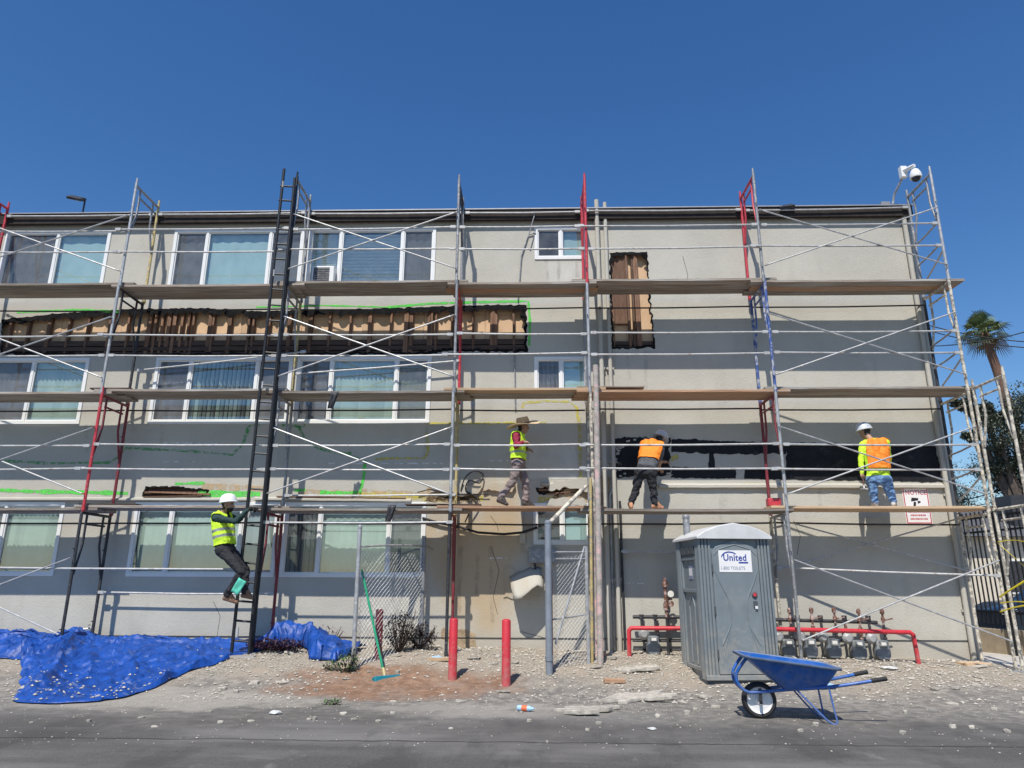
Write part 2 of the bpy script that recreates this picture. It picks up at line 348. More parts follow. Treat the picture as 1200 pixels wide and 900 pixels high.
    # pale plaster dust on the asphalt
    dx = ma('DIVIDE', ma('ADD', sep.outputs['X'], .6), 1.6); dy = ma('DIVIDE', ma('SUBTRACT', sep.outputs['Y'], 9.2), .55)
    rr = ma('ADD', ma('MULTIPLY', dx, dx), ma('MULTIPLY', dy, dy)); rr = ma('ADD', rr, ma('MULTIPLY', ma('SUBTRACT', nz(1.7, 6), .5), 3.2))
    c = mix(mr(rr, 1.1, .2, 0, .6), c, (.36,.335,.295))
    dx = ma('DIVIDE', ma('ADD', sep.outputs['X'], 4.6), 2.0); dy = ma('DIVIDE', ma('SUBTRACT', sep.outputs['Y'], 9.7), .8)
    rr = ma('ADD', ma('MULTIPLY', dx, dx), ma('MULTIPLY', dy, dy)); rr = ma('ADD', rr, ma('MULTIPLY', ma('SUBTRACT', nz(1.9, 6), .5), 3.0))
    c = mix(mr(rr, 1.2, .2, 0, .7), c, (.38,.35,.30))
    L.new(c, b.inputs['Base Color'])
    bn = nod(nt, 'ShaderNodeBump'); bn.inputs['Strength'].default_value = .55; bn.inputs['Distance'].default_value = .012
    L.new(ma('ADD', nz(110, 3), nz(28, 4)), bn.inputs['Height']); L.new(bn.outputs[0], b.inputs['Normal'])
    return m
MT['ground'] = ground_mat()
tag(mb.build('ground', MT['ground'], flip=False), kind='structure')
# concrete walk past the end of the building
mb = MB()
for i in range(5):
    y0 = 11.7+i*1.25
    o = MB().rng((7.66+(.25 if i == 0 else 0), y0, -.1), (10.4, y0+1.235, .17)); mb = o
    if i == 0: path = empty('concrete_path', (9, 12, .1)); tag(path, kind='structure')
    o.build('paving_slab', MT['concrete'], path, False, bevel=.008)

# ------------------------------------------------------------------ the building
def stucco_mat():
    m = bpy.data.materials.new('beige_stucco'); m.use_nodes = True; nt = m.node_tree; L = nt.links
    b = nt.nodes['Principled BSDF']; b.inputs['Roughness'].default_value = .93; b.inputs['Specular IOR Level'].default_value = .2
    g = nod(nt, 'ShaderNodeNewGeometry'); pos = g.outputs['Position']
    sep = nod(nt, 'ShaderNodeSeparateXYZ'); L.new(pos, sep.inputs[0])
    def nz(sc, det=5, st=None):
        n = nod(nt, 'ShaderNodeTexNoise'); n.inputs['Scale'].default_value = sc; n.inputs['Detail'].default_value = det
        if st: mp = nod(nt, 'ShaderNodeMapping'); mp.inputs['Scale'].default_value = st; L.new(pos, mp.inputs[0]); L.new(mp.outputs[0], n.inputs['Vector'])
        else: L.new(pos, n.inputs['Vector'])
        return n.outputs['Fac']
    def ma(op, a, c):
        n = nod(nt, 'ShaderNodeMath', operation=op)
        for i, q in enumerate((a, c)):
            if isinstance(q, (int, float)): n.inputs[i].default_value = q
            else: L.new(q, n.inputs[i])
        return n.outputs[0]
    def mr(x, a, c, lo=0., hi=1.):
        n = nod(nt, 'ShaderNodeMapRange'); n.interpolation_type = 'SMOOTHSTEP'; L.new(x, n.inputs[0])
        for i, q in zip((1, 2, 3, 4), (a, c, lo, hi)): n.inputs[i].default_value = q
        return n.outputs[0]
    def mix(f, a, c):
        n = nod(nt, 'ShaderNodeMix', data_type='RGBA')
        for i, q in zip((0, 6, 7), (f, a, c)):
            if isinstance(q, tuple): n.inputs[i].default_value = (*q, 1)
            elif isinstance(q, (int, float)): n.inputs[i].default_value = q
            else: L.new(q, n.inputs[i])
        return n.outputs[2]
    c = mix(mr(nz(.8, 5), .35, .68), (.485,.462,.40), (.545,.522,.455))
    c = mix(mr(nz(1.3, 5, (1.8, 1, .5)), .55, .75, 0, .5), c, (.43,.405,.345))
    c = mix(mr(nz(1.1, 6, (2.6, 1, .22)), .58, .78, 0, .3), c, (.43,.41,.35))      # rain streaks
    c = mix(mr(nz(3.2, 6), .62, .72, 0, .35), c, (.58,.56,.50))
    c = mix(mr(nz(150, 3), .3, .7, 0, .35), c, (.38,.36,.31)); c = mix(mr(nz(14, 6), .62, .75, 0, .35), c, (.36,.335,.28))                    # patched spots
    # water-stained, scraped zone beside the small ground-floor window
    dx = ma('DIVIDE', ma('ADD', sep.outputs['X'], .95), 1.0); dz = ma('DIVIDE', ma('SUBTRACT', sep.outputs['Z'], 1.9), 1.5)
    rr = ma('ADD', ma('MULTIPLY', dx, dx), ma('MULTIPLY', dz, dz)); rr = ma('ADD', rr, ma('MULTIPLY', ma('SUBTRACT', nz(1.5, 6, (1.4, 1, .6)), .5), 2.6))
    c = mix(mr(rr, 1.3, .1, 0, .8), c, (.47,.35,.21))
    # splash zone along the base
    zz = ma('ADD', sep.outputs['Z'], ma('MULTIPLY', ma('SUBTRACT', nz(2.5, 5), .5), .5))
    c = mix(mr(zz, .75, .35, 0, .55), c, (.40,.36,.29))
    L.new(c, b.inputs['Base Color'])
    bn = nod(nt, 'ShaderNodeBump'); bn.inputs['Strength'].default_value = .45; bn.inputs['Distance'].default_value = .014
    L.new(ma('ADD', nz(55, 5), ma('MULTIPLY', nz(2.0, 4), 2.2)), bn.inputs['Height']); L.new(bn.outputs[0], b.inputs['Normal'])
    return m
MT['stucco'] = stucco_mat()
BX0, BX1, ROOF = -14.5, 7.6, 8.74
bld = empty('apartment_building', (-3, W+4, .2), 'beige stucco three-storey apartment building with torn-open walls behind the scaffold', 'building')
WIN = []                                             # x0, x1, z0, z1
XW = [(-10.85, -8.7), (-7.3, -4.66), (-4.5, -1.95)]
ZW = [(7.14, 8.43), (4.40, 5.66), (1.58, 2.84)]
for z0, z1 in ZW:
    for x0, x1 in XW: WIN.append((x0, x1, z0, z1))
    WIN.append((-14.2, -11.8, z0, z1))
SMALL = [(.13, 1.12, 7.77, 8.42), (.11, 1.08, 5.0, 5.64), (.08, 1.06, 2.16, 2.83)]
def ragged(pts, amp=.035, step=.05, seed=0, fr=9):
    out = []
    n = len(pts)
    for i in range(n):
        a = V(pts[i]); c = V(pts[(i+1) % n]); d = c-a; k = max(1, int(d.length/step)); nn = V((-d.y, d.x)).normalized()
        for j in range(k):
            p = a+d*(j/k); q = amp*(noise.noise((p.x*fr, p.y*fr, seed)) + .6*noise.noise((p.x*fr*3, p.y*fr*3, seed+5)))
            if j == 0: q *= .3
            out.append((p.x+nn.x*q, p.y+nn.y*q))
    return out
HOLE_A = ragged([(-10.62, 6.52), (-10.5, 5.78), (-8.72, 5.74), (-8.55, 5.72), (-7.4, 5.73), (-4.6, 5.74), (-1.95, 5.74), (-1.7, 5.80), (-.05, 5.77), (-.07, 6.76), (-1.2, 6.76), (-3.0, 6.70), (-5.4, 6.66), (-6.6, 6.74), (-8.1, 6.72), (-9.4, 6.64)], .03, .05, 3)
HOLE_B = ragged([(1.58, 5.84), (2.42, 5.84), (2.40, 6.4), (2.36, 7.2), (2.36, 7.89), (1.60, 7.87)], .04, .05, 11)
HOLE_C = ragged([(-7.25, 2.98), (-6.05, 2.98), (-6.0, 3.1), (-6.6, 3.16), (-7.2, 3.16)], .02, .05, 21)
HOLE_D = ragged([(.15, 3.02), (1.05, 3.06), (1.08, 3.2), (.6, 3.16), (.1, 3.14)], .02, .05, 31)
loops = [[(x0, z0), (x1, z0), (x1, z1), (x0, z1)] for x0, x1, z0, z1 in WIN+SMALL] + [HOLE_A, HOLE_B, HOLE_C, HOLE_D]
def inpoly(x, y, poly):
    c = False; n = len(poly); j = n-1
    for i in range(n):
        xi, yi = poly[i]; xj, yj = poly[j]
        if (yi > y) != (yj > y) and x < (xj-xi)*(y-yi)/(yj-yi)+xi: c = not c
        j = i
    return c
pv = [(BX0, -.3), (BX1, -.3), (BX1, ROOF), (BX0, ROOF)]; pe = [(0,1),(1,2),(2,3),(3,0)]
for lp in loops:
    o = len(pv); n = len(lp); pv += lp; pe += [(o+i, o+(i+1) % n) for i in range(n)]
rv, re_, rf, *_ = geometry.delaunay_2d_cdt([V(p) for p in pv], pe, [], 0, 1e-5)
mb = MB(); fs = []
for f in rf:
    c = sum((rv[i] for i in f), V((0, 0)))/3
    if not any(inpoly(c.x, c.y, lp) for lp in loops): fs.append(tuple(f))
mb.add([(p.x, W, p.y) for p in rv], fs)
for k, lp in enumerate(loops):                       # reveals
    dep = .13 if k < len(WIN)+3 else .03
    n = len(lp)
    mb.add([(x, W, z) for x, z in lp] + [(x, W+dep, z) for x, z in lp], [(i, (i+1) % n, (i+1) % n+n, i+n) for i in range(n)])
# end walls and rear
mb.add([(BX1, W, -.3), (BX1, W+12, -.3), (BX1, W+12, ROOF), (BX1, W, ROOF)], [(0,1,2,3)])
mb.add([(BX0, W, -.3), (BX0, W+12, -.3), (BX0, W+12, ROOF), (BX0, W, ROOF)], [(3,2,1,0)])
mb.add([(BX0, W+12, -.3), (BX1, W+12, -.3), (BX1, W+12, ROOF), (BX0, W+12, ROOF)], [(3,2,1,0)])
wall = mb.build('wall', MT['stucco'], bld, smooth=False, flip=False)
# roof: deck, fascia, drip edge
mb = MB(); mb.rng((BX0-.1, W-.05, ROOF-.02), (BX1+.05, W+12, ROOF+.06))
roof = mb.build('roof', MT['roofing'], bld, False)
mb = MB(); mb.rng((BX0-.1, W-.13, ROOF-.17), (BX1+.08, W-.052, ROOF+.05)); mb.rng((BX1+.002, W-.05, ROOF-.17), (BX1+.08, W+12, ROOF+.05))
mb.rng((BX0, W-.05, ROOF-.1), (BX1, W-.003, ROOF-.025)); mb.build('fascia', MT['fascia'], roof, False)
mb = MB(); mb.rng((BX0-.1, W-.15, ROOF+.052), (BX1+.10, W+.1, ROOF+.075)); mb.rng((BX1-.1, W+.102, ROOF+.062), (BX1+.10, W+12, ROOF+.08)); mb.build('drip_edge', MT['drip'], roof, False)
# window openings behind the facade
def hslats(mb, x0, x1, z0, z1, y, pitch, w, tilt):
    n = int((z1-z0)/pitch)
    for i in range(n):
        z = z0+pitch*(i+.5); mb.box(((x0+x1)/2, y, z), (x1-x0, w, .004), Matrix.Rotation(tilt, 3, 'X'))
def vslats(mb, x0, x1, z0, z1, y, pitch, w, tilt, jit=.2):
    n = int((x1-x0)/pitch)
    for i in range(n):
        x = x0+pitch*(i+.5); mb.box((x, y, (z0+z1)/2), (w, .003, z1-z0), Matrix.Rotation(tilt+random.uniform(-jit, jit), 3, 'Z'))
def curtain(mb, x0, x1, z0, z1, y, amp=.018, wl=.11):
    n = max(8, int((x1-x0)/.015)); vs = []
    for i in range(n+1):
        x = x0+(x1-x0)*i/n; yy = y+amp*math.sin(x*6.283/wl+1.5*math.sin(x*3))
        vs += [(x, yy, z0), (x, yy, z1)]
    mb.add(vs, [(2*i, 2*i+2, 2*i+3, 2*i+1) for i in range(n)])
def window(x0, x1, z0, z1, panes, label=None):
    """panes: list of (relative width, pane kind, what hangs behind)"""
    wn = .065; mb = MB()
    mb.rng((x0-.035, W-.022, z1-.03), (x1+.035, W+.05, z1+.035)); mb.rng((x0-.035, W-.022, z0-.04), (x1+.035, W+.05, z0+.03))
    mb.rng((x0-.035, W-.022, z0+.03), (x0+.03, W+.05, z1-.03)); mb.rng((x1-.03, W-.022, z0+.03), (x1+.035, W+.05, z1-.03))
    tot = sum(p[0] for p in panes); x = x0+.03; xs = []
    for i, p in enumerate(panes):
        wd = (x1-x0-.06)*p[0]/tot; xs.append((x, x+wd)); x += wd
        if i < len(panes)-1: mb.rng((x-.026, W-.012, z0+.03), (x+.026, W+.05, z1-.03))
    win = mb.build('window', MT['vinyl'], bld, False, bevel=.004)
    if label: win['label'] = label
    a, c = z0+.03, z1-.03
    for (xa, xb), (_, kind, back) in zip(xs, panes):
        s = MB(); t = .021; y0, y1 = W+.004, W+.04
        xa2, xb2 = xa+(.026 if xa > x0+.1 else 0), xb-(.026 if xb < x1-.1 else 0)
        s.rng((xa2, y0, a), (xa2+t, y1, c)); s.rng((xb2-t, y0, a), (xb2, y1, c)); s.rng((xa2+t, y0, a), (xb2-t, y1, a+t)); s.rng((xa2+t, y0, c-t), (xb2-t, y1, c))
        s.build('sash', MT['vinyl'], win, False)
        g = MB(); yy = W+.02 if kind == 'screen' else W+.028
        g.add([(xa2+t, yy, a+t), (xb2-t, yy, a+t), (xb2-t, yy, c-t), (xa2+t, yy, c-t)], [(0,1,2,3)])
        g.build('insect_screen' if kind == 'screen' else 'pane', MT[kind], win, False)
        h = MB(); y = W+.10
        if back == 'vg': vslats(h, xa2, xb2, a, c, y, .085, .088, .35); h.build('vertical_blinds', MT['blind_green'], win, False)
        elif back == 'vgo': vslats(h, xa2, xb2, a, c, y, .085, .07, 1.0, .35); h.build('vertical_blinds', MT['blind_green'], win, False)
        elif back == 'vy': vslats(h, xa2, xb2, a, c, y, .085, .086, .4, .3); h.build('vertical_blinds', MT['blind_grey'], win, False)
        elif back == 'hw': hslats(h, xa2, xb2, a, c, y, .055, .052, -.95); h.build('horizontal_blinds', MT['blind_white'], win, False)
        elif back == 'ho': hslats(h, xa2, xb2, a, c, y, .075, .066, -.95); h.build('horizontal_blinds', MT['blind_white'], win, False)
        elif back == 'ct': curtain(h, xa2, xb2, a, c, y, .006, .3); h.build('curtain', MT['curtain_teal'], win, True, False)
        elif back == 'cl': curtain(h, xa2, xb2, a, c, y, .008, .2); h.build('curtain', MT['curtain_darkened'], win, True, False)
        elif back == 'cg': curtain(h, xa2, xb2, a, c, y+.02, .0045, .13); h.build('curtain', MT['blind_green'], win, True, False)
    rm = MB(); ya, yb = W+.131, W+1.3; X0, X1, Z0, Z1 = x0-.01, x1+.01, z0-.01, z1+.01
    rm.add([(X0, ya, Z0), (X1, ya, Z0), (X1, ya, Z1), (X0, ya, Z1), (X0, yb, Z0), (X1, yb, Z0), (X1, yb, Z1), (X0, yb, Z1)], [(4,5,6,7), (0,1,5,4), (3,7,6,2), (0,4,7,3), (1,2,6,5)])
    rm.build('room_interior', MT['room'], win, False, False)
    return win
G, S = 'glass', 'screen'
PAN = {(0,0): [(1,S,'cl'), (1,G,'ct')], (0,1): [(.72,S,'cl'), (1.5,G,'ct'), (.72,S,'cl')], (0,2): [(.72,G,'hw'), (1.5,G,'ho'), (.72,S,'cl')],
       (1,0): [(1,S,'vy'), (1,G,'vg')], (1,1): [(.72,S,'vy'), (1.5,G,'vgo'), (.72,S,'vy')], (1,2): [(.72,S,'vy'), (1.5,G,'vg'), (.72,S,'cg')],
       (2,0): [(1,S,'vg'), (1,G,'vg')], (2,1): [(.72,G,'cg'), (1.5,G,'cg'), (.72,G,'vy')], (2,2): [(.72,S,'vgo'), (1.5,G,'cg'), (.72,S,'cg')]}
for r, (z0, z1) in enumerate(ZW):
    for c, (x0, x1) in enumerate(XW): window(x0, x1, z0, z1, PAN[(r, c)])
    window(-14.2, -11.8, z0, z1, [(1,S,'vy'), (1,G,'vg')])
window(*SMALL[0], [(1,S,''), (1,G,'ct')]); window(*SMALL[1], [(1,S,'vy'), (1,G,'ct')]); window(*SMALL[2], [(1,S,''), (1,G,'ct')])

# torn-open wall: framing inside the holes
def frame_hole(poly, xs, x0, x1, z0, z1, lower):
    yb = W+.11; wd = 1.22; x = x0-.1; k = 0
    while x < x1+.1:
        xe = min(x+wd, x1+.1); b = MB(); b.rng((x, yb+.003*(k % 2), z0-.1), (xe-.006, yb+.02, z1+.12)); b.build('backing_board', MT['board'], wall, False); x = xe; k += 1
    for i, (sx, sw) in enumerate(xs):
        b = MB(); tl = random.uniform(-.012, .012)
        b.box((sx, W+.062+random.uniform(-.006, .006), (z0+z1)/2), (sw, .088, z1-z0+.22), Matrix.Rotation(tl, 3, 'Y')); b.build('stud', MT['stud'], wall, False, bevel=.004)
    for (za, zb, yy) in lower:
        b = MB(); b.rng((x0-.1, W+yy, za), (x1+.1, W+.108, zb)); b.build('header_beam', MT['beam'], wall, False, bevel=.005)
sx = []; x = -10.45
while x < -.1:
    sx.append((x+random.uniform(-.02, .02), .042 if random.random() < .8 else .075)); x += .405
    if random.random() < .18: sx.append((x-.405+.085, .04))
sx += [(-7.62, .07), (-7.48, .05), (-7.35, .05), (-7.1, .07), (-6.95, .05), (-2.45, .09), (-2.0, .06), (-.72, .14)]
frame_hole(HOLE_A, sx, -10.55, -.12, 5.78, 6.72, [(5.68, 5.82, .022), (5.84, 5.93, .016), (5.95, 6.06, .03)])
frame_hole(HOLE_B, [(1.94, .04), (2.04, .04), (2.12, .09), (1.63, .05)], 1.6, 2.38, 5.84, 7.88, [(5.78, 5.9, .022), (5.92, 6.0, .03)])
b = MB(); b.rng((1.66, W+.045, 6.35), (1.915, W+.075, 7.9)); b.build('backing_board', MT['stud'], wall, False)
for px0, px1, z0, z1 in ((-7.4, -5.9, 2.9, 3.25), (0, 1.2, 2.95, 3.3)):
    b = MB(); b.rng((px0, W+.06, z0), (px1, W+.09, z1)); b.build('lath_board', MT['beam'], wall, False)
    b = MB(); b.bar((px0, W+.02, z0+.16), (px1, W+.03, z0+.15), .03, .04); b.build('lath', MT['stud'], wall, False)
# ragged tar paper left along the edges of the holes
def paper_edge(poly, lo, hi, seed, top_extra=0, zmid=0):
    mb = MB(); n = len(poly); cx = sum(p[0] for p in poly)/n; cz = sum(p[1] for p in poly)/n; a = []; c = []
    for i, (x, z) in enumerate(poly):
        p0 = V(poly[i-1]); p1 = V(poly[(i+1) % n]); t = (p1-p0).normalized(); nn = V((-t.y, t.x))
        if inpoly(x-nn.x*.02, z-nn.y*.02, poly): nn = -nn
        q = lo+(hi-lo)*(.5+.5*noise.noise((x*7, z*7, seed)))*random.uniform(.5, 1.3)
        if z > zmid: q += top_extra*random.uniform(.3, 1)
        a.append((x-nn.x*.03, W+.012, z-nn.y*.03)); c.append((x+nn.x*q, W+random.uniform(-.03, .012), z+nn.y*q))
    mb.add(a+c, [(i, (i+1) % n, (i+1) % n+n, i+n) for i in range(n)])
    mb.build('torn_tar_paper', MT['tar'], wall, False, False)
paper_edge(HOLE_A, .01, .08, 2, .12, 6.4); paper_edge(HOLE_B, .01, .06, 4, .07, 7.7); paper_edge(HOLE_C, .005, .03, 6); paper_edge(HOLE_D, .005, .03, 8)
# black membrane patches on the lower wall
def patch(name, pts, m, y=.006, amp=.03, seed=0, parent=None, step=.04, fr=11):
    mb = MB(); mb.prism(ragged(pts, amp, step, seed, fr), (0, W-y, 0), (1,0,0), (0,0,1), (0, y-.001, 0)); return mb.build(name, m, parent or wall, False)
def P2(*pp): return [(at(x, y, W).x, at(x, y, W).z) for x, y in pp]
patch('membrane', P2((719, 560), (785, 557), (786, 513), (719, 513)), MT['membrane'], .006, .045, 1)
patch('membrane', P2((787, 530), (850, 532), (921, 532), (921, 519), (850, 517), (787, 514)), MT['membrane'], .006, .03, 2)
patch('membrane', P2((786, 560), (862, 561), (862, 549), (787, 547)), MT['membrane'], .006, .02, 3)
patch('membrane', P2((830, 548.5), (838, 548.5), (836, 530.5), (831, 530.5)), MT['membrane'], .006, .02, 4)
patch('membrane', P2((872, 561), (921, 562), (921, 549), (873, 549)), MT['membrane'], .006, .02, 5)
patch('membrane', P2((921, 562), (1104, 565), (1096, 521), (921, 519)), MT['membrane'], .008, .025, 6)
for i in range(26):                                  # pale plaster smears left on the membrane edge
    px = random.choice([random.uniform(720, 730), random.uniform(720, 790)]); py = random.uniform(513, 558) if px < 730 else random.choice([514, 515, 517, 557, 555])
    patch('plaster_smear', [(at(px, py, W).x+a*random.uniform(.015, .04), at(px, py, W).z+b_*random.uniform(.008, .025)) for a, b_ in ((-1,-1),(1,-1),(1,1),(-1,1))], MT['stucco'], .012, .01, i)
# broken stucco, bare scratch coat, repairs and drips
for i, pts in enumerate((((497, 588), (560, 590), (562, 574), (530, 566), (500, 572)), ((640, 586), (688, 590), (690, 574), (668, 571)), ((694, 600), (716, 600), (716, 560), (700, 556)), ((505, 770), (560, 772), (556, 742), (520, 735)))):
    patch('bare_scratch_coat', P2(*pts), MT['scratch'], .004, .06, 40+i, None, .05, 7)
for i, pts in enumerate((((640, 330), (682, 330), (682, 308), (640, 308)), ((620, 560), (676, 562), (676, 520), (620, 520)))):
    patch('stucco_repair', P2(*pts), MT['patch'], .003, .05, 60+i, None, .07, 3)
for i, (pts, th_) in enumerate((((( 505, 577), (556, 580), (566, 571), (540, 566), (508, 567)), .05), (((566, 576), (600, 577), (604, 568), (570, 567)), .07), (((642, 574), (672, 573), (690, 577), (690, 564), (650, 562)), .09), (((640, 592), (662, 594), (688, 591), (684, 584), (645, 585)), .03), (((590, 700), (602, 702), (604, 668), (592, 664)), .02), (((498, 764), (528, 768), (545, 760), (520, 750), (500, 748)), .03))):
    patch('broken_stucco', P2(*pts), MT['stucco'], th_, .07, 80+i, None, .05, 6)
# belt ledges
def ledge(x0, x1, z, h, d, seed, dz=0):
    mb = MB(); n = int((x1-x0)/.08); prof = [(-.001, 0), (-d, .015), (-d, h*.6), (-.001, h)]; vs = []
    for i in range(n+1):
        x = lerp(x0, x1, i/n); wob = .006*noise.noise((x*3, seed, 0)); dd = .012*noise.noise((x*5, seed, 3))
        for (yy, zz) in prof: vs.append((x, W+yy+(dd if yy < -.01 else 0), z+zz+wob+dz*i/n))
    mb.add(vs, [(i*4+j, (i+1)*4+j, (i+1)*4+j+1, i*4+j+1) for i in range(n) for j in range(3)] + [(0,1,2,3), tuple(n*4+j for j in (3,2,1,0))])
    return mb.build('ledge', MT['stucco'], wall, True)
ledge(2.35, 7.55, 3.13, .10, .07, 1); ledge(-14.4, -5.2, 2.89, .075, .08, 2); ledge(-5.1, -2.2, 2.90, .075, .075, 3, -.03); ledge(.2, .95, 3.17, .08, .09, 5, -.05)
for (x0, z0_, x1, z1_, t) in ((-7.1, 3.06, -5.95, 3.02, .03), (.3, 3.03, 1.1, 3.10, .02), (-4.7, 2.98, -2.3, 2.95, .016), (-7.2, 2.97, -6.1, 2.99, .02)):
    b = MB(); b.bar((x0, W-.03, z0_), (x1, W-.025, z1_), .05, t); b.build('loose_lath', MT['stud'], wall, False)
# metal weep line near the top of the ground storey
b = MB(); b.rng((BX0, W-.012, .52), (7.58, W-.001, .535)); b.build('weep_screed', MT['dark'], wall, False)
# spray-painted marks and scrapes
def ribbon(pts, wd, m, Y=W, off=.004, seed=0):
    mb = MB(); P = [at(x, y, Y) for x, y in pts]; Q = []
    for i in range(len(P)-1):
        k = max(1, int((P[i+1]-P[i]).length/.06)); Q += [P[i].lerp(P[i+1], j/k) for j in range(k)]
    Q.append(P[-1]); a = []
    for i, p in enumerate(Q):
        t = (Q[min(i+1, len(Q)-1)]-Q[max(i-1, 0)]).normalized(); nn = V((-t.z, 0, t.x)); ww = wd*(.5+.35*noise.noise((p.x*6, p.z*6, seed)))
        a += [V((p.x, Y-off, p.z))+nn*ww, V((p.x, Y-off, p.z))-nn*ww]
    mb.add(a, [(2*i, 2*i+2, 2*i+3, 2*i+1) for i in range(len(Q)-1)]); return mb.build('paint_mark', m, wall, False, False)
g1, g2, yl, ck = MT['spray_green'], MT['spray_dim'], MT['spray_yellow'], MT['chalk']
ribbon([(0, 540), (60, 543), (128, 542), (140, 535), (147, 525), (190, 527), (240, 530), (272, 533), (285, 520), (292, 499), (305, 497)], .05, g2)
ribbon([(350, 500), (358, 515), (372, 525), (400, 532), (412, 531)], .05, g2, seed=1); ribbon([(330, 498), (355, 500), (357, 497)], .05, g2, seed=2)
ribbon([(428, 540), (426, 560), (421, 582)], .05, g1, seed=3); ribbon([(400, 530), (428, 540)], .03, g2, seed=9)
ribbon([(-30, 573), (40, 576), (100, 577), (150, 578)], .07, g1, seed=4); ribbon([(232, 578), (275, 579), (305, 579)], .11, g1, seed=5); ribbon([(375, 577), (395, 578), (420, 577)], .07, g1, seed=6)
ribbon([(205, 567), (240, 566)], .05, g1, seed=7); ribbon([(345, 575), (358, 574)], .05, g1, seed=8)
ribbon([(455, 360), (500, 356), (560, 354), (619, 353), (621, 375), (620, 405)], .05, g1, seed=10); ribbon([(20, 366), (90, 363), (140, 365)], .05, g1, seed=11); ribbon([(300, 360), (380, 358), (455, 360)], .03, g1, seed=11)
ribbon([(612, 478), (614, 472), (640, 470), (668, 471), (676, 478), (679, 500), (680, 540), (681, 572)], .05, yl, seed=12)
ribbon([(498, 496), (560, 496), (640, 495)], .05, yl, seed=13); ribbon([(500, 507), (502, 530), (497, 537), (460, 537), (440, 538)], .04, yl, seed=14)
ribbon([(420, 580), (470, 581), (520, 585), (566, 584)], .1, yl, seed=15); ribbon([(630, 586), (655, 583)], .1, yl, seed=16); ribbon([(770, 570), (895, 567)], .04, yl, seed=17); ribbon([(785, 538), (795, 535)], .08, yl, seed=18)
ribbon([(236, 570), (270, 571), (310, 573)], .12, MT['stain'], seed=19); ribbon([(345, 578), (420, 578), (500, 580)], .13, MT['stain'], seed=20, off=.003)
for pts, wd in (([(192, 519), (260, 520)], .025), ([(192, 541), (235, 541)], .02), ([(380, 543), (392, 543)], .025), ([(400, 543), (520, 543)], .025), ([(572, 540), (600, 540)], .02), ([(372, 671), (420, 677)], .03), ([(574, 654), (594, 654)], .02), ([(708, 682), (755, 684)], .02)): ribbon(pts, wd, ck, seed=len(pts)+wd*100)
for pts in ([(640, 304), (643, 340)], [(655, 304), (654, 350)], [(675, 304), (677, 325)], [(735, 412), (737, 445)], [(757, 412), (756, 470)], [(100, 497), (102, 530)], [(500, 497), (499, 535)], [(190, 497), (189, 520)], [(845, 573), (846, 610)], [(960, 573), (961, 600)], [(560, 640), (558, 700)], [(575, 640), (577, 730)], [(540, 640), (538, 720)]):
    ribbon(pts, .07, MT['drip_stain'], seed=pts[0][0], off=.0045)
for pts in ([(500, 640), (508, 644)], [(575, 640), (585, 668), (578, 700), (583, 720)], [(800, 300), (806, 322), (803, 345)], [(930, 610), (938, 628), (934, 650)], [(250, 705), (258, 722), (254, 748)], [(610, 740), (640, 748), (690, 750)], [(575, 605), (582, 614), (584, 622)]):  # cracks
    mb = MB(); mb.path([at(x, y, W-.001) for x, y in pts], .0035, 4); mb.build('crack', MT['tar'], wall, False)
# ------------------------------------------------------------------ scaffold
YF, YR = 12.1, 12.95
COLS = [-10.85, -7.69, -4.53, -1.36, 1.05, 4.28, 7.6]
DECK = [2.64, 4.72, 6.80]; TOP = 8.92
LIFT = [(None, DECK[0]-.03), (DECK[0]-.03, DECK[1]-.03), (DECK[1]-.03, DECK[2]-.03), (DECK[2]-.03, TOP)]
scaf = empty('scaffold', (-1.5, 12.5, .2), 'long steel tube scaffold of mixed red, grey, black and yellow frames along the facade', 'scaffold')
TR = .027
def smoothpath0(P, k=4):
    out = []
    for i in range(len(P)-1):
        a = P[max(i-1, 0)]; c = P[i]; d = P[i+1]; e = P[min(i+2, len(P)-1)]
        for j in range(k): t = j/k; out.append(.5*((2*c)+(d-a)*t+(2*a-5*c+4*d-e)*t*t+(3*c-a-3*d+e)*t**3))
    return out+[P[-1]]
def sframe(x, yf, yr, z0, z1, mf, mr, mh, base=False, label=None):
    zf = gh(x, yf)+.02 if z0 is None else z0; zr = gh(x, yr)+.02 if z0 is None else z0
    hb = MB(); h = z1-max(zf, zr); d = yr-yf
    hb.tube((x, yf, z1-.02), (x, yr, z1-.02), TR*.9); hb.tube((x, yf+.14, z1-.2), (x, yr-.14, z1-.2), TR*.7)
    hb.path([(x, yf+.16, z1-.03), (x, yf+.16, z1-.55), (x, yf+.03, z1-1.05)], TR*.75); hb.path([(x, yr-.2, z1-.03), (x, yr-.2, z1-.55), (x, yr-.03, z1-1.05)], TR*.75)
    if base: hb.tube((x, yf, z0+.35 if z0 else zf+.45), (x, yr, z0+.35 if z0 else zr+.45), TR*.7)
    o = hb.build('scaffold_frame', mh, scaf)
    if label: o['label'] = label
    for y, zb, m in ((yf, zf, mf), (yr, zr, mr)):
        l = MB(); l.tube((x, y, zb), (x, y, z1+.045), TR, n=10)
        l.tube((x, y, z1-.01), (x, y, z1+.14), TR*.72)                 # coupling pin
        for zz in (zb+.30, z1-.62): l.tube((x-.012, y, zz), (x-.012, y-.07, zz), .009, n=6)   # brace studs
        l.tube((x, y, zb+.02), (x, y, zb+.07), TR*1.25)
        lo = l.build('leg', m, o)
        if z0 is None:
            p = MB(); p.rng((x-.09, y-.09, zb-.03), (x+.09, y+.09, zb-.012)); p.tube((x, y, zb-.02), (x, y, zb+.2), TR*.8); p.build('base_plate', MT['galv'], o)
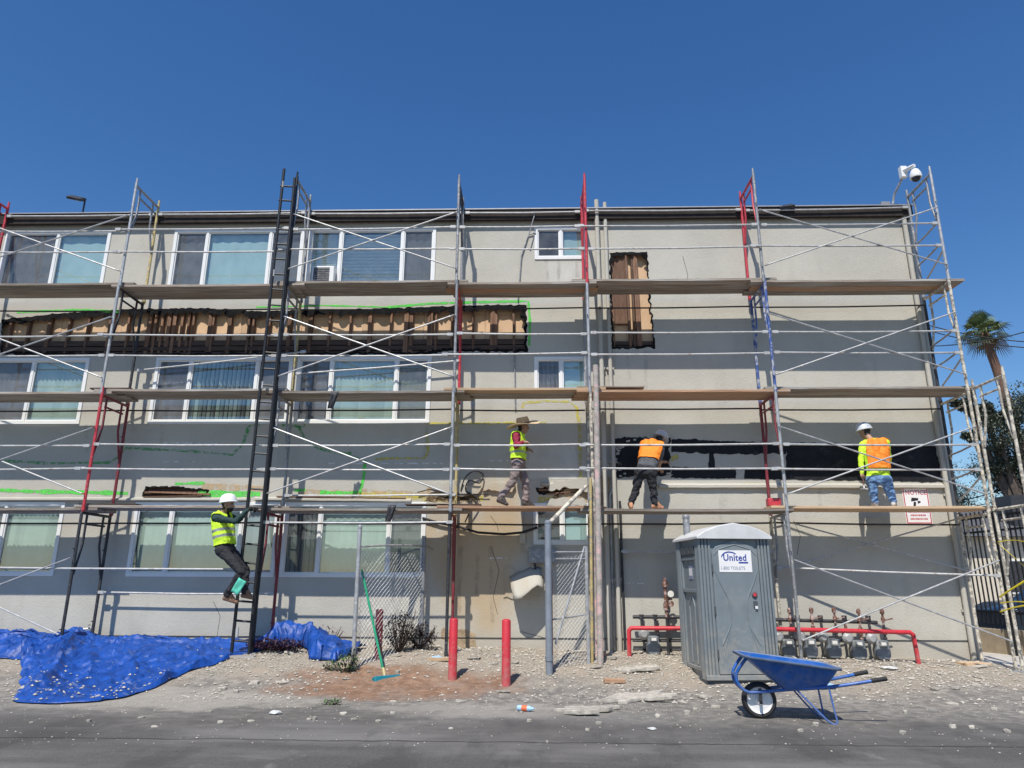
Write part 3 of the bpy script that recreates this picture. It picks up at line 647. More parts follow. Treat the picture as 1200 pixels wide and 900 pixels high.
g_, gl, dk, bk, rd, dr, ye, bl, sp, spk = (MT[k] for k in ('grey_paint', 'galv', 'dark', 'black', 'red', 'darkred', 'yellow', 'blue', 'splat', 'splat_pink'))
SPEC = [  # per column, lifts from the ground up: (front leg, rear leg, header)
    [(g_, g_, g_), (gl, g_, g_), (g_, g_, g_), (rd, rd, rd)],
    [(dk, dk, dk), (rd, dr, dr), (gl, dk, dk), (gl, ye, g_)],
    [(bk, dr, dr), (bk, g_, g_), (bk, ye, g_), (bk, g_, g_)],
    [(dk, dr, dr), (gl, ye, ye), (g_, rd, rd), (g_, g_, dk)],
    [(spk, sp, sp), (sp, g_, sp), (gl, g_, g_), (rd, rd, rd)],
    [(g_, sp, g_), (gl, dr, dr), (bl, bl, bl), (g_, rd, rd)],
    [(sp, sp, sp), (sp, dk, sp), (sp, dk, sp), (gl, g_, g_)]]
NAMES = {id(g_): 'grey', id(gl): 'galvanised', id(dk): 'dark', id(bk): 'black', id(rd): 'red', id(dr): 'dull red', id(ye): 'yellow', id(bl): 'blue', id(sp): 'plaster-splattered', id(spk): 'pinkish splattered'}
for ci, x in enumerate(COLS):
    for li, (z0, z1) in enumerate(LIFT):
        mf, mr_, mh = SPEC[ci][li]; dz = (.1 if ci == 2 else .07 if ci in (5, 6) else 0) if li == 3 else 0
        sframe(x+random.uniform(-.012, .012), YF, YR, z0, z1+dz, mf, mr_, mh, label=NAMES[id(mf)]+' scaffold frame')
for li in (0, 1):                                    # frame set in front of the end bay
    z0, z1 = LIFT[li]; sframe(7.66, 11.22, 12.03, z0, z1+.06, sp, sp, sp, label='plaster-splattered frame standing out from the scaffold end')
def rail(p, q, m, r=.0165, clamp=True):
    p = V(p); q = V(q); mb = MB(); mid = (p+q)/2+V((0, 0, -.012)); mb.path([p, mid, q], r, 8)
    d = (q-p).normalized()
    if clamp:
        for e, s in ((p, 1), (q, -1)): mb.bar(e+d*s*.01, e+d*s*.11, .046, .05)
    return mb.build('guard_rail', m, scaf)
RL = MT['galv_light']
def jz(a=.018): return random.uniform(-a, a)
for b in range(6):
    xa, xb = COLS[b]+.03, COLS[b+1]-.03
    for z in (7.47, 7.92, 5.40, 5.79, 3.34, 3.76):
        y = YF-.035+random.uniform(-.01, .01); ex = random.choice((0, 0, .25)); rail((xa-ex, y-(.03 if ex else 0), z+jz()), (xb, y, z+jz()), RL)
    rail((xa, YR-.03, 8.70+jz(.03)), (xb, YR-.03, 8.72+jz(.03)), RL, .017)
    for z in (6.62, 4.58, 2.49): rail((xa, YR-.03, z+jz()), (xb, YR-.03, z+jz()), dk, .016, False)  # rear tubes below the decks: their shade is put in as dark steel
rail((COLS[0], YF-.03, 1.69), (COLS[2]-.2, YF-.03, 1.66), RL); rail((COLS[1], YR-.03, 1.27), (COLS[2], YR-.03, 1.25), RL)
rail((COLS[2], YF-.03, 2.43), (COLS[3]+.05, YF-.03, 2.44), RL, .015); rail((COLS[2]+.02, YR-.03, 5.30), (COLS[3], YR-.03, 5.55), RL); rail((COLS[2]+.02, YR-.03, 2.98), (COLS[3], YR-.03, 3.0), RL)
rail((COLS[1]+.1, YR-.03, 5.38), (COLS[2]+.2, YR-.03, 5.75), RL, .016); rail((COLS[5], YR-.04, 1.74), (COLS[6], YF-.03, 1.60), RL, .016); rail((1.6, YR-.02, 2.0), (COLS[5], YR-.02, 2.0), RL, .014)
for li, zb in ((0, None), (1, DECK[0]), (2, DECK[1]), (3, DECK[2])):   # end guard tubes of the last bay, across the scaffold
    for dz in (.66, 1.08) if li else ():
        rail((COLS[6]-.03, YF+.02, zb+dz+.05), (COLS[6]-.03, YR-.02, zb+dz-.02), g_, .017, False)
    if li: rail((COLS[6]+.03, YF+.02, zb+.62), (COLS[6]+.03, YR-.02, zb+.25), gl, .016, False)
def xbrace(b, zl, zh, y=YF-.06):
    xa, xb = COLS[b]+.02, COLS[b+1]-.02
    for s in (0, 1):
        mb = MB(); p = V((xa, y-.016*s, zh if s == 0 else zl)); q = V((xb, y-.016*s, zl if s == 0 else zh)); mb.tube(p, q, .0135, n=8)
        d = (q-p).normalized()
        for e, k in ((p, 1), (q, -1)): mb.bar(e, e+d*k*.07, .038, .012)
        if s: mb.tube((p+q)/2+V((0, -.03, 0)), (p+q)/2+V((0, .03, 0)), .012)
        mb.build('cross_brace', MT['galv'], scaf)
for b in (0, 2, 5):
    for li in range(4):
        if b == 2 and li == 0: continue
        zb = [.62, *DECK][li]
        if li == 0: xbrace(b, zb+(.0 if b == 0 else -.02), zb+1.22)
        else: xbrace(b, zb+.27, zb+1.42)
xbrace(5, DECK[0]-.95, DECK[0]-.05, YR-.05)
# ladder lashed to the black frames
XL = at(333, 198, 11.98).x
lad = empty('access_ladder', (XL+.12, 11.98, gh(XL, 11.98)), 'tall black steel access ladder fixed to the scaffold front', 'ladder')
mb = MB(); zt = at(333, 198, 11.98).z
mb.tube((XL-.05, 11.96, gh(XL, 11.98)-.02), (XL, 11.98, zt), .027, n=10); mb.build('rail', bk, lad)
mb = MB(); mb.tube((XL+.225, 11.98, gh(XL, 11.98)-.02), (XL+.225, 11.98, zt-.2), .026, n=10); mb.build('rail', bk, lad)
for z in (2.5, 4.75, 6.9, 8.75):
    mb = MB(); mb.tube((XL, 11.98, z), (XL, 11.98, z+.13), .028); mb.build('coupler', RL, lad)
mb = MB(); mb.tube((XL, 11.98, .6), (XL, 11.98, .75), .027); mb.build('coupler', RL, lad)
z = .55; k = 0
while z < zt-.25:
    if k == 0: mb = MB(); mb.tube((XL-.045, 11.98, z), (XL+.225, 11.98, z-.02), .0175); rg = mb.build('rung', bk, lad); l0 = V(rg.location)
    else: copy_obj(rg, lad, l0+V((0, 0, .305*k)))
    k += 1; z = .55+.305*k
# planks
BAY = ['over the deepest part of the blue tarp', 'over the thin part of the blue tarp', 'between black ladder and yellow leg', 'in the narrow bay above the bollards', 'above the portable toilet', 'above the row of gas meters']
DN = ['lowest', 'middle', 'top']; PN = ['outer', 'centre', 'wall-side']
for di, dzk in enumerate(DECK):
    for b in range(6):
        for k in range(3):
            hi = (b % 2 == (0 if di == 2 else 1)); z = dzk+(.047 if hi else 0)+k*.001
            xa = COLS[b]-random.uniform(.12, .32); xb = COLS[b+1]+random.uniform(.12, .34)
            if b == 5: xb = COLS[6]+(.34 if di == 2 else .26 if di == 1 else .16)+random.uniform(-.03, .03)
            y0 = 12.16+k*.219; m = MT['plank']; c = 'weathered grey-brown'
            if di == 1 and b == 4 or di == 0 and b == 3: m = MT['plank_red']; c = 'reddish brown'
            if di == 0 and b == 5 or (di == 1 and b == 3 and k == 0): m = MT['plank_new']; c = 'fresh tan'
            if di == 2 and b in (3, 5) and k == 1: m = MT['plank_red']; c = 'reddish brown'
            mb = MB(); L = xb-xa; n = 6; t = .044; sag = random.uniform(.004, .014); tw = random.uniform(-.006, .006)
            vs = []
            for i in range(n+1):
                s = i/n; zz = z-sag*4*s*(1-s)
                for (yy, zo) in ((0, 0), (.212, 0), (.212, t), (0, t)): vs.append((xa+L*s, y0+yy+tw*(s-.5), zz+zo))
            mb.add(vs, [(i*4+j, (i+1)*4+j, (i+1)*4+(j+1) % 4, i*4+(j+1) % 4) for i in range(n) for j in range(4)] + [(3,2,1,0), tuple(n*4+j for j in range(4))])
            tag(mb.build('scaffold_plank', m, None, False, bevel=.004), f'{c} {PN[k]} plank of the {DN[di]} deck {BAY[b]}', 'plank', 'planks laid on the scaffold decks')
for (px, py, Y, L, di, ds) in ((130, 590, 12.3, 1.0, 0, 'short dark board lying across the lowest deck planks over the blue tarp'), (133, 456, 12.3, .75, 1, 'short dark board lying across the middle deck planks over the blue tarp'), (520, 590, 12.3, 1.3, 0, 'short dark board lying on the lowest deck beside the yellow scaffold leg'), (715, 456, 12.3, 1.2, 1, 'short grey board lying on the middle deck beside the wall pipes')):
    x = at(px, py, Y).x; mb = MB(); mb.rng((x-L/2, 12.19, DECK[di]+.098), (x+L/2, 12.42, DECK[di]+.118)); tag(mb.build('scrap_board', MT['beam'] if 'dark' in ds else MT['plank'], None, False), ds, 'board')
# rags caught on the planks
for i, (px, py, ds) in enumerate(((393, 463, 'dark rag hanging from the middle deck in front of a window'), (460, 596, 'dark rag hanging from the lowest deck above the chain-link panel'))):
    p = at(px, py, 12.13); mb = MB(); n = 7; vs = []
    for j in range(n):
        for k in range(6): vs.append((p.x+(k-2.5)*.028*(1-.06*j)-.012*j, p.y-.012-.02*math.sin(k*1.7+j*.6)-.004*j, p.z+.06-j*.052))
    mb.add(vs, [(j*6+k, j*6+k+1, (j+1)*6+k+1, (j+1)*6+k) for j in range(n-1) for k in range(5)])
    o = mb.build('rag', MT['dark'], None, True, False); s = o.modifiers.new('s', 'SOLIDIFY'); s.thickness = .006; tag(o, ds, 'rag')
# poles and pipes by the narrow bay
def post(name, p, q, r, m, label, cat, group=None, n=10):
    mb = MB(); mb.tube(p, q, r, n=n); return tag(mb.build(name, m), label, cat, group)
post('steel_pole', (at(704, 790, 11.85).x, 11.85, .06), at(698, 428, 11.9), .05, spk, 'thick plaster- and pink-splattered pole standing beside the narrow bay', 'pole')
post('steel_pole', (at(694, 788, 11.98).x, 11.98, .08), at(692, 560, 11.98), .026, ye, 'thin yellow-stained pole standing against the splattered pole', 'pole')
post('brace_pole', at(640, 617, 11.6), at(688, 568, 12.0), .035, sp, 'slanting splattered pole between the grey gate post and the scaffold', 'pole')
for i, (x, zt, d) in enumerate(((1.36, 9.0, .1), (1.53, 8.95, .085))):
    p = MB(); p.tube((x, W-d, .2), (x, W-d, zt), .045 if i == 0 else .038, n=12)
    for z in (1.5, 3.6, 5.4, 7.2, 8.5): p.rng((x-.07, W-d+.02, z), (x+.07, W-.001, z+.04))
    p.build('wall_pipe', MT['stucco'], bld)
p = MB(); p.path([(1.43, W-.06, .2), (1.44, W-.06, 3.0), (1.5, W-.06, 3.1)], .022); p.build('wall_pipe', MT['galv'], bld)
p = MB(); p.tube((1.62, W-.05, .2), (1.62, W-.05, 2.9), .022); p.build('wall_pipe', MT['dark'], bld)
p = MB(); p.tube((7.52, W-.06, .15), (7.52, W-.06, ROOF-.15), .045, n=10)
for z in (1, 3, 5, 7): p.rng((7.46, W-.04, z), (7.58, W-.002, z+.04))
p.build('downpipe', MT['stucco'], bld)
p = MB(); p.tube((7.66, W+.08, .15), (7.66, W+.08, ROOF-.15), .045, n=10); p.build('downpipe', MT['stucco'], bld)
p = MB(); p.path([at(607, 352, W-.03), at(611, 300, W-.03), at(619, 275, W-.03), at(628, 273, W-.03)], .014); p.build('cable', MT['grey_paint'], bld)
p = MB(); p.path([at(603, 415, W-.03), at(604, 480, W-.03)], .012); p.build('cable', MT['grey_paint'], bld)
p = MB(); p.tube(at(619, 278, W-.15), at(627, 250, W-.15), .012); p.build('cable', MT['grey_paint'], bld)
# loose cable sagging below the lowest deck
p = MB(); pts = [(495, 607), (515, 613), (540, 618), (560, 624), (590, 626), (612, 624), (630, 618)]
p.path([at(x, y, W-.05) for x, y in pts], .022, 8); tag(p.build('loose_cable', MT['rubber']), 'thick black cable sagging across the stained wall under the lowest deck', 'cable')
p = MB(); p.path(smoothpath0([at(x, y, W-.06-.03*(i % 3)) for i, (x, y) in enumerate(((540, 575), (545, 560), (556, 552), (566, 556), (562, 566), (550, 563), (546, 575), (560, 584), (552, 597), (545, 612)))], 5), .013, 6)
tag(p.build('wire_bundle', MT['rubber']), 'tangled bundle of black wires hanging on the wall beside the yellow scaffold leg', 'wire')
p = MB(); p.path([at(x, y, W-.06) for x, y in ((489, 577), (505, 573), (520, 577), (540, 579), (573, 579))], .010, 6); p.build('cable', MT['rubber'], bld)
# fittings on the wall
e = empty('electrical_box', at(636, 651, W), 'grey metal electrical box under the small ground-floor window', 'electrical box')
mb = MB(); a = at(620, 660, W-.1); c = at(652, 642, W-.1); mb.rng((a.x, W-.16, a.z), (c.x, W-.003, c.z)); bx_ = mb.build('case', MT['grey_paint'], e, False, bevel=.01)
mb = MB(); mb.rng((a.x+.03, W-.17, a.z+.03), (c.x-.03, W-.161, c.z-.03)); mb.build('cover', MT['grey_paint'], e, False, bevel=.004)
mb = MB(); mb.path([(a.x+.1, W-.05, a.z), (a.x+.12, W-.06, a.z-.12), (a.x+.25, W-.08, a.z-.25)], .016); mb.build('conduit', MT['dark'], e)
mb = MB(); q = at(612, 631, W); mb.rng((q.x-.05, W-.06, q.z-.09), (q.x+.06, W-.003, q.z+.09)); mb.tube((q.x, W-.03, q.z+.09), (q.x, W-.03, q.z+.5), .013); mb.tube((q.x, W-.03, q.z-.25), (q.x, W-.03, q.z-.09), .013)
tag(mb.build('switch_box', MT['stucco'], bevel=.005), 'small wall switch box with conduit beside the small ground-floor window', 'electrical box')
# bent sheet hanging off the wall
mb = MB(); n = 9; vs = []
A = at(597, 676, W); B_ = at(634, 669, W)
for i in range(n):
    s = i/(n-1)
    for j in range(7):
        t = j/6; x = lerp(A.x, B_.x+.04*t, s)+.1*t*(1-s); out = .46*t-.12*t*t*(2*s-1)**2; jg = .05*noise.noise((s*7, t*3, 4)) if j in (0, 6) or i in (0, n-1) else .012*noise.noise((s*5, t*5, 9)); vs.append((x+jg, W-.02-out, lerp(A.z-.02, B_.z+.05, s)+.05*math.sin(s*3.1)-.36*t-.05*math.sin(s*6)*t+jg))
mb.add(vs, [(i*7+j, (i+1)*7+j, (i+1)*7+j+1, i*7+j+1) for i in range(n-1) for j in range(6)])
o = mb.build('sheet_hood', MT['stucco'], None, True, False); s = o.modifiers.new('s', 'SOLIDIFY'); s.thickness = .02; tag(o, 'bent beige hood sticking out of the wall behind the grey gate post', 'hood')
mb = MB(); mb.path([at(x, y, W-.12) for x, y in ((637, 670), (639, 690), (632, 700), (622, 697))], .012)
tag(mb.build('loose_cable', MT['stucco']), 'beige loop of cable hanging by the bent hood', 'cable')
# notice sign
sg = empty('notice_sign', at(1076, 612, W), 'white notice sign with red border and black camera figure on the wall', 'sign')
p0 = at(1058, 570, W); xs0, xs1, zs0, zs1 = 6.74, 7.2, 2.50, 3.16
MT['sign_white'] = mat('sign_white', (.82,.80,.78), .4, var=.03); MT['sign_red'] = mat('sign_red', (.50,.07,.09), .5, var=.1); MT['sign_black'] = mat('sign_black', (.012,.012,.013), .5)
mb = MB(); mb.rng((xs0, W-.012, zs0), (xs1, W-.001, zs1)); mb.build('panel', MT['sign_white'], sg, False)
mb = MB(); y = W-.0135
for a, c in (((xs0+.01, zs0+.01), (xs1-.01, zs0+.028)), ((xs0+.01, zs1-.028), (xs1-.01, zs1-.01)), ((xs0+.01, zs0+.028), (xs0+.028, zs1-.028)), ((xs1-.028, zs0+.028), (xs1-.01, zs1-.028))): mb.rng((a[0], y, a[1]), (c[0], W-.0121, c[1]))
mb.build('border', MT['sign_red'], sg, False)
mb = MB(); text_mb('NOTICE', .115, (xs0+.055, y, zs1-.135), (1,0,0), (0,0,1), mb, (0,0,0), bold=.002, squash=.88)
for zz, a, c in ((zs0+.2, .05, .4), (zs0+.14, .09, .36), (zs0+.075, .08, .38)):
    x = xs0+a
    while x < xs0+c: ww = random.uniform(.012, .03); mb.rng((x, y, zz), (x+ww, W-.0121, zz+.03)); x += ww+.009
mb.build('lettering', MT['sign_red'], sg, False)
mb = MB()
mb.prism([(0,0),(.13,.02),(.14,.06),(.02,.07)], (xs0+.13, y, zs0+.40), (1,0,0), (0,0,1), (0, .0012, 0)); mb.prism([(0,0),(.05,.03),(.06,.09),(.02,.10)], (xs0+.16, y, zs0+.30), (1,0,0), (0,0,1), (0, .0012, 0)); mb.prism([(0,0),(.09,.05),(.075,.08),(.0,.03)], (xs0+.12, y, zs0+.255), (1,0,0), (0,0,1), (0, .0012, 0)); mb.prism([(0,0),(.05,.02),(.05,.05),(0,.05)], (xs0+.25, y, zs0+.36), (1,0,0), (0,0,1), (0, .0012, 0))
mb.build('camera_figure', MT['sign_black'], sg, False)
# window air conditioner
ac = empty('air_conditioner', at(381, 330, W), 'white window air conditioner in the top-floor window with slatted blinds', 'air conditioner')
a = at(365, 329, W-.15); c = at(392, 311, W-.15); z0a = 7.14
mb = MB(); mb.rng((a.x, W-.16, z0a+.06), (c.x, W+.1, z0a+.42)); mb.build('case', MT['vinyl'], ac, False, bevel=.012)
mb = MB(); mb.rng((a.x+.03, W-.168, z0a+.1), (c.x-.09, W-.161, z0a+.38)); mb.build('grille', MT['dark'], ac, False)
for k in range(6):
    mb = MB(); mb.rng((a.x+.03, W-.176, z0a+.115+k*.045), (c.x-.09, W-.169, z0a+.125+k*.045)); mb.build('louvre', MT['grey_paint'], ac, False)
# roof fittings
def flood(px, py, Y, label, ry):
    q = at(px, py, Y); e = empty('floodlight', (q.x, Y, ROOF+.08), label, 'floodlight')
    mb = MB(); mb.tube((q.x+.1, Y, ROOF+.07), (q.x+.1, Y, q.z), .018); mb.path([(q.x-.02, Y-.05, q.z), (q.x+.1, Y, q.z), (q.x+.12, Y, q.z+.05)], .014); mb.build('bracket', MT['dark'], e)
    M = Matrix.Rotation(R(35), 3, 'X') @ Matrix.Rotation(ry, 3, 'Y')
    mb = MB(); mb.box((q.x-.03, Y-.1, q.z+.02), (.3, .19, .06), M); mb.build('housing', MT['dark'], e, False, bevel=.012)
    mb = MB(); mb.box(V((q.x-.03, Y-.1, q.z+.02))+M @ V((0, 0, -.033)), (.24, .14, .006), M); mb.build('lens', MT['vinyl'], e, False)
flood(94, 236, W+.1, 'black floodlight on a short post on the roof edge above the end window', R(12))
flood(921, 246, W-.05, 'small black floodlight at the roof edge above the blank wall', R(-8))
q = at(1049, 242, W+.3); e = empty('security_camera', (q.x, W+.3, ROOF), 'white dome security camera on a bent arm at the roof corner', 'security camera')
mb = MB(); mb.rng((q.x-.32, W+.2, ROOF+.08), (q.x-.14, W+.34, ROOF+.34)); mb.build('junction_box', MT['grey_paint'], e, False, bevel=.01)
mb = MB(); mb.rng((q.x-.1, W+.22, ROOF+.08), (q.x+.03, W+.32, ROOF+.3)); mb.build('junction_box', MT['dark'], e, False, bevel=.01)
t1 = at(1046, 240, W+.25); t2 = at(1048, 228, W+.2); t3 = at(1059, 205, W-.1)
mb = MB(); mb.path([(t1.x, t1.y, ROOF+.05), t1, t2, t3], .025); mb.build('pole', MT['galv'], e)
b1 = at(1058, 201, W-.1); b2 = at(1072, 197, W-.35); mb = MB(); mb.bar(b1+V((0, 0, -.14)), b1+V((0, 0, .1)), .12, .1); mb.path([b1, (b1+b2)/2+V((0, 0, .03)), b2+V((0, 0, .06))], [.055, .045, .04]); mb.build('arm', MT['vinyl'], e)
dm = at(1073, 206, W-.35); mb = MB(); mb.lathe([(.035, .15), (.065, .13), (.10, .06), (.115, -.02), (.11, -.05)], dm, n=20); hd = mb.build('housing', MT['vinyl'], e)
mb = MB(); mb.ell(dm+V((0, 0, -.05)), (.085, .085, .08)); mb.build('dome', MT['dark'], e)
def tr(mb, M):
    mb.v = [tuple(M @ V(p)) for p in mb.v]; return mb
# ------------------------------------------------------------------ portable toilet
T = Matrix.Translation((2.50, 10.93, .03)) @ Matrix.Rotation(R(6), 4, 'Z')
MT['toilet'] = mat('grey_moulded_plastic', (.185,.215,.23), .5, var=.1, scale=3, bump=.1, bscale=30, dirt=(.05, 1.1, (.36,.33,.28), .55), col2=(.24,.255,.25), c2scale=2.2, c2lo=.55, c2hi=.75)
MT['toilet_dark'] = mat('dark_grey_plastic', (.07,.08,.088), .6, var=.1)  # dark grey plastic of the skids, latch, handle, hinges and vents
MT['toilet_roof'] = mat('white_plastic_roof', (.62,.62,.61), .5, var=.1, scale=4, col2=(.62,.6,.56), c2scale=3, c2lo=.6, c2hi=.75)
MT['deep_blue'] = mat('blue_print', (.02,.05,.30), .5, var=.02); MT['grey_print'] = mat('grey_print', (.25,.27,.36), .5, var=.02)
toi = empty('portable_toilet', T @ V((.55, .55, 0)), 'grey portable toilet with white roof and printed sign on its door', 'portable toilet')
TW, TD = 1.1, 1.12
def tb(name, mb, m, parent=toi, **k): return tr(mb, T).build(name, m, parent, **k)
b = MB()
for x in (.08, TW-.08): b.rng((x-.05, -.02, -.03), (x+.05, TD, .05))
b.rng((0, .02, .05), (TW, TD, .1)); tb('skid_base', b, MT['toilet_dark'], smooth=False, bevel=.01)
b = MB(); b.rng((.04, .03, .1), (TW-.04, TD-.03, 2.11)); body = tb('body', b, MT['toilet'], smooth=False)
for x in (0, TW):                                    # ribbed corner posts
    for y in (0, TD):
        b = MB(); sx = 1 if x == 0 else -1; sy = 1 if y == 0 else -1
        for k in range(4): b.rng((x+sx*k*.05, y+sy*.0, .1), (x+sx*(k*.05+.036), y+sy*.05, 2.1))
        for k in range(3): b.rng((x+sx*.0, y+sy*(.052+k*.05), .1), (x+sx*.045, y+sy*(.052+k*.05+.036), 2.1))
        tb('corner_post', b, MT['toilet'], smooth=False, bevel=.008)
b = MB(); b.rng((.0, -.012, .1), (TW, .045, .17)); tb('door_sill', b, MT['toilet'], smooth=False, bevel=.01)
b = MB(); dpoly = [(.2, .18), (.9, .18), (.9, 1.88), (.84, 1.97), (.55, 2.06), (.26, 1.97), (.2, 1.88)]
b.prism(dpoly, (0, -.006, 0), (1,0,0), (0,0,1), (0, .03, 0)); door = tb('door', b, MT['toilet'], smooth=False, bevel=.008)
def rib(pts, r=.011):
    b = MB(); P = []
    for i in range(len(pts)-1):
        for k in range(5): P.append(V(pts[i]).lerp(V(pts[i+1]), k/5))
    P.append(V(pts[-1])); Q = [P[0]]+[(P[i-1]+P[i]*2+P[i+1])/4 for i in range(1, len(P)-1)]+[P[-1]]
    b.path([(p.x, -.006, p.y) for p in Q], r, 8); tb('moulded_rib', b, MT['toilet'], door)
for s in (0, 1):
    f = (lambda x: x) if s == 0 else (lambda x: 1.1-x)
    rib([(f(.23), 1.62), (f(.28), 1.48), (f(.41), 1.22), (f(.43), 1.02), (f(.41), .84), (f(.27), .58)]); rib([(f(.23), 1.85), (f(.3), 1.93), (.55, 2.0)], .009)
    rib([(f(.25), .3), (f(.33), .6), (f(.40), .78)], .007)
b = MB(); b.lathe([(.0, 0), (.038, 0), (.042, .012), (.03, .02)], (.8, -.012, 1.28), (0, -1, 0), 16); lk = tb('latch', b, MT['toilet_dark'], door)
b = MB(); b.lathe([(.0, 0), (.028, 0), (.028, .004)], (.8, -.033, 1.28), (0, -1, 0), 16); tb('occupied_indicator', b, MT['red'], door)
b = MB(); b.rng((.775, -.03, 1.1), (.835, -.007, 1.19)); tb('handle', b, MT['toilet_dark'], door, smooth=False, bevel=.006)
b = MB(); b.rng((.79, -.034, 1.08), (.83, -.031, 1.12)); tb('handle_plate', b, MT['vinyl'], door, smooth=False)
for z in (.4, 1.0, 1.6): b = MB(); b.tube((.195, -.01, z), (.195, -.01, z+.11), .012); tb('hinge', b, MT['toilet_dark'], door)
# roof
b = MB(); arch = [(-.03, 2.085), (-.03, 2.12), (.1, 2.2), (.3, 2.275), (.55, 2.32), (.8, 2.275), (1.0, 2.2), (1.13, 2.12), (1.13, 2.085)]; n = len(arch); vs = []
ys = [-.06, -.03, .25, .8, 1.1, 1.18]; sc = [.985, 1, 1.02, 1.02, .97, .9]
for y, s in zip(ys, sc): vs += [(x, y, 2.085+(z-2.085)*s) for x, z in arch]
b.add(vs, [(i*n+j, i*n+j+1, (i+1)*n+j+1, (i+1)*n+j) for i in range(len(ys)-1) for j in range(n-1)] + [tuple(range(n)), tuple((len(ys)-1)*n+j for j in range(n-1, -1, -1))])
b.add([(-.03, -.06, 2.085), (1.13, -.06, 2.085), (1.13, 1.18, 2.085), (-.03, 1.18, 2.085)], [(0,1,2,3)])
tb('roof', b, MT['toilet_roof'], bevel=.01)
b = MB(); b.tube((.12, .85, 2.05), (.12, .85, 2.47), .055, n=14); b.lathe([(.062, 0), (.062, .03), (.05, .05)], (.12, .85, 2.46)); tb('vent_pipe', b, MT['grey_paint'])
b = MB(); b.rng((.30, -.006, 1.93), (.80, -.0065, 1.935))
# sign
b = MB(); b.rng((.30, -.012, 1.60), (.80, -.0065, 1.915)); sgn = tb('sign', b, MT['sign_white'], door, smooth=False)
b = MB(); wd = text_mb('United', .135, (.37, -.0135, 1.765), (1,0,0), (0,0,1), b, (0,0,0), bold=.003, squash=.94)
arc = [(x, z+.025) for x, z in [(.335, 1.79), (.345, 1.82), (.385, 1.858), (.45, 1.876), (.52, 1.868), (.57, 1.843), (.562, 1.83), (.515, 1.85), (.45, 1.856), (.392, 1.84), (.356, 1.806), (.345, 1.785)]]
b.prism(arc, (0, -.0135, 0), (1,0,0), (0,0,1), (0, .001, 0)); b.rng((.60, -.0135, 1.725), (.745, -.0125, 1.748)); tb('sign_print', b, MT['deep_blue'], sgn, smooth=False)
b = MB(); text_mb('1-800 TOILETS', .066, (.325, -.0135, 1.635), (1,0,0), (0,0,1), b, (0,0,0), bold=.0006, squash=.90); tb('sign_print', b, MT['grey_print'], sgn, smooth=False)
# left side panel: vents, recess frame, label
b = MB()
for k in range(3): b.rng((-.004, .25+k*.22, 1.87), (.05, .43+k*.22, 1.98))
tb('vent', b, MT['toilet_dark'], smooth=False)
b = MB()
for a, c in (((.2, 1.78), (.92, 1.83)), ((.2, 1.3), (.92, 1.35)), ((.2, .2), (.92, .25))): b.rng((.01, a[0], a[1]), (.045, c[0], c[1]))
for y in (.2, .87): b.rng((.01, y, .25), (.045, y+.05, 1.3))
for y in (.2, .87): b.rng((.01, y, 1.35), (.045, y+.05, 1.78))
for y in (.42, .66): b.path([(.036, y, .28), (.036, y, 1.1), (.036, y+(.08 if y < .5 else -.08), 1.24)], .014)
tb('side_panel', b, MT['toilet'], smooth=False, bevel=.008)
b = MB(); b.rng((.032, .44, 1.5), (.039, .6, 1.7)); tb('label_plate', b, MT['grey_print'], smooth=False)
b = MB(); b.rng((.034, .45, 1.55), (.031, .59, 1.66)); tb('label_plate', b, MT['sign_white'], smooth=False)
# ------------------------------------------------------------------ wheelbarrow
T = Matrix.Translation((2.60, 8.84, 0.0)) @ Matrix.Rotation(R(-5), 4, 'Z')
MT['barrow'] = mat('scuffed_blue_enamel', (.012,.11,.42), .42, .1, var=.2, scale=5, dirt=(.15, .9, (.30,.30,.31), .3), col2=(.25,.27,.32), c2scale=9, c2lo=.66, c2hi=.74)
MT['barrow_in'] = mat('dusty_blue_tray', (.17,.22,.33), .8, var=.2, scale=6)
wb = empty('wheelbarrow', (3.1, 8.75, 0), 'blue steel wheelbarrow with white wheel on the asphalt by the toilet', 'wheelbarrow')
def wbb(name, mb, m, parent=wb, **k): return tr(mb, T).build(name, m, parent, **k)
b = MB(); wz = .195
b.lathe([(.135, -.045), (.17, -.052), (.19, -.03), (.195, 0), (.19, .03), (.17, .052), (.135, .045)], (0, 0, wz), (0, 1, 0), 32, ring=True); wheel = wbb('tyre', b, MT['rubber'])
b = MB(); b.lathe([(.0, -.055), (.03, -.055), (.05, -.035), (.12, -.03), (.142, -.05), (.142, .05), (.12, .03), (.05, .035), (.03, .055), (.0, .055)], (0, 0, wz), (0, 1, 0), 28); rim = wbb('rim', b, MT['sign_white'], wheel)
b = MB(); b.tube((0, -.16, wz+.01), (0, .16, wz+.01), .012)
for s in (-1, 1): b.bar((0, s*.105, wz-.03), (.0, s*.105, .33), .035, .014)
wbb('axle_bracket', b, MT['dark'])
def smoothpath(pts, k=4):
    P = [V(p) for p in pts]; out = []
    for i in range(len(P)-1):
        a = P[max(i-1, 0)]; c = P[i]; d = P[i+1]; e = P[min(i+2, len(P)-1)]
        for j in range(k):
            t = j/k; out.append(.5*((2*c)+(d-a)*t+(2*a-5*c+4*d-e)*t*t+(3*c-a-3*d+e)*t**3))
    return out+[P[-1]]
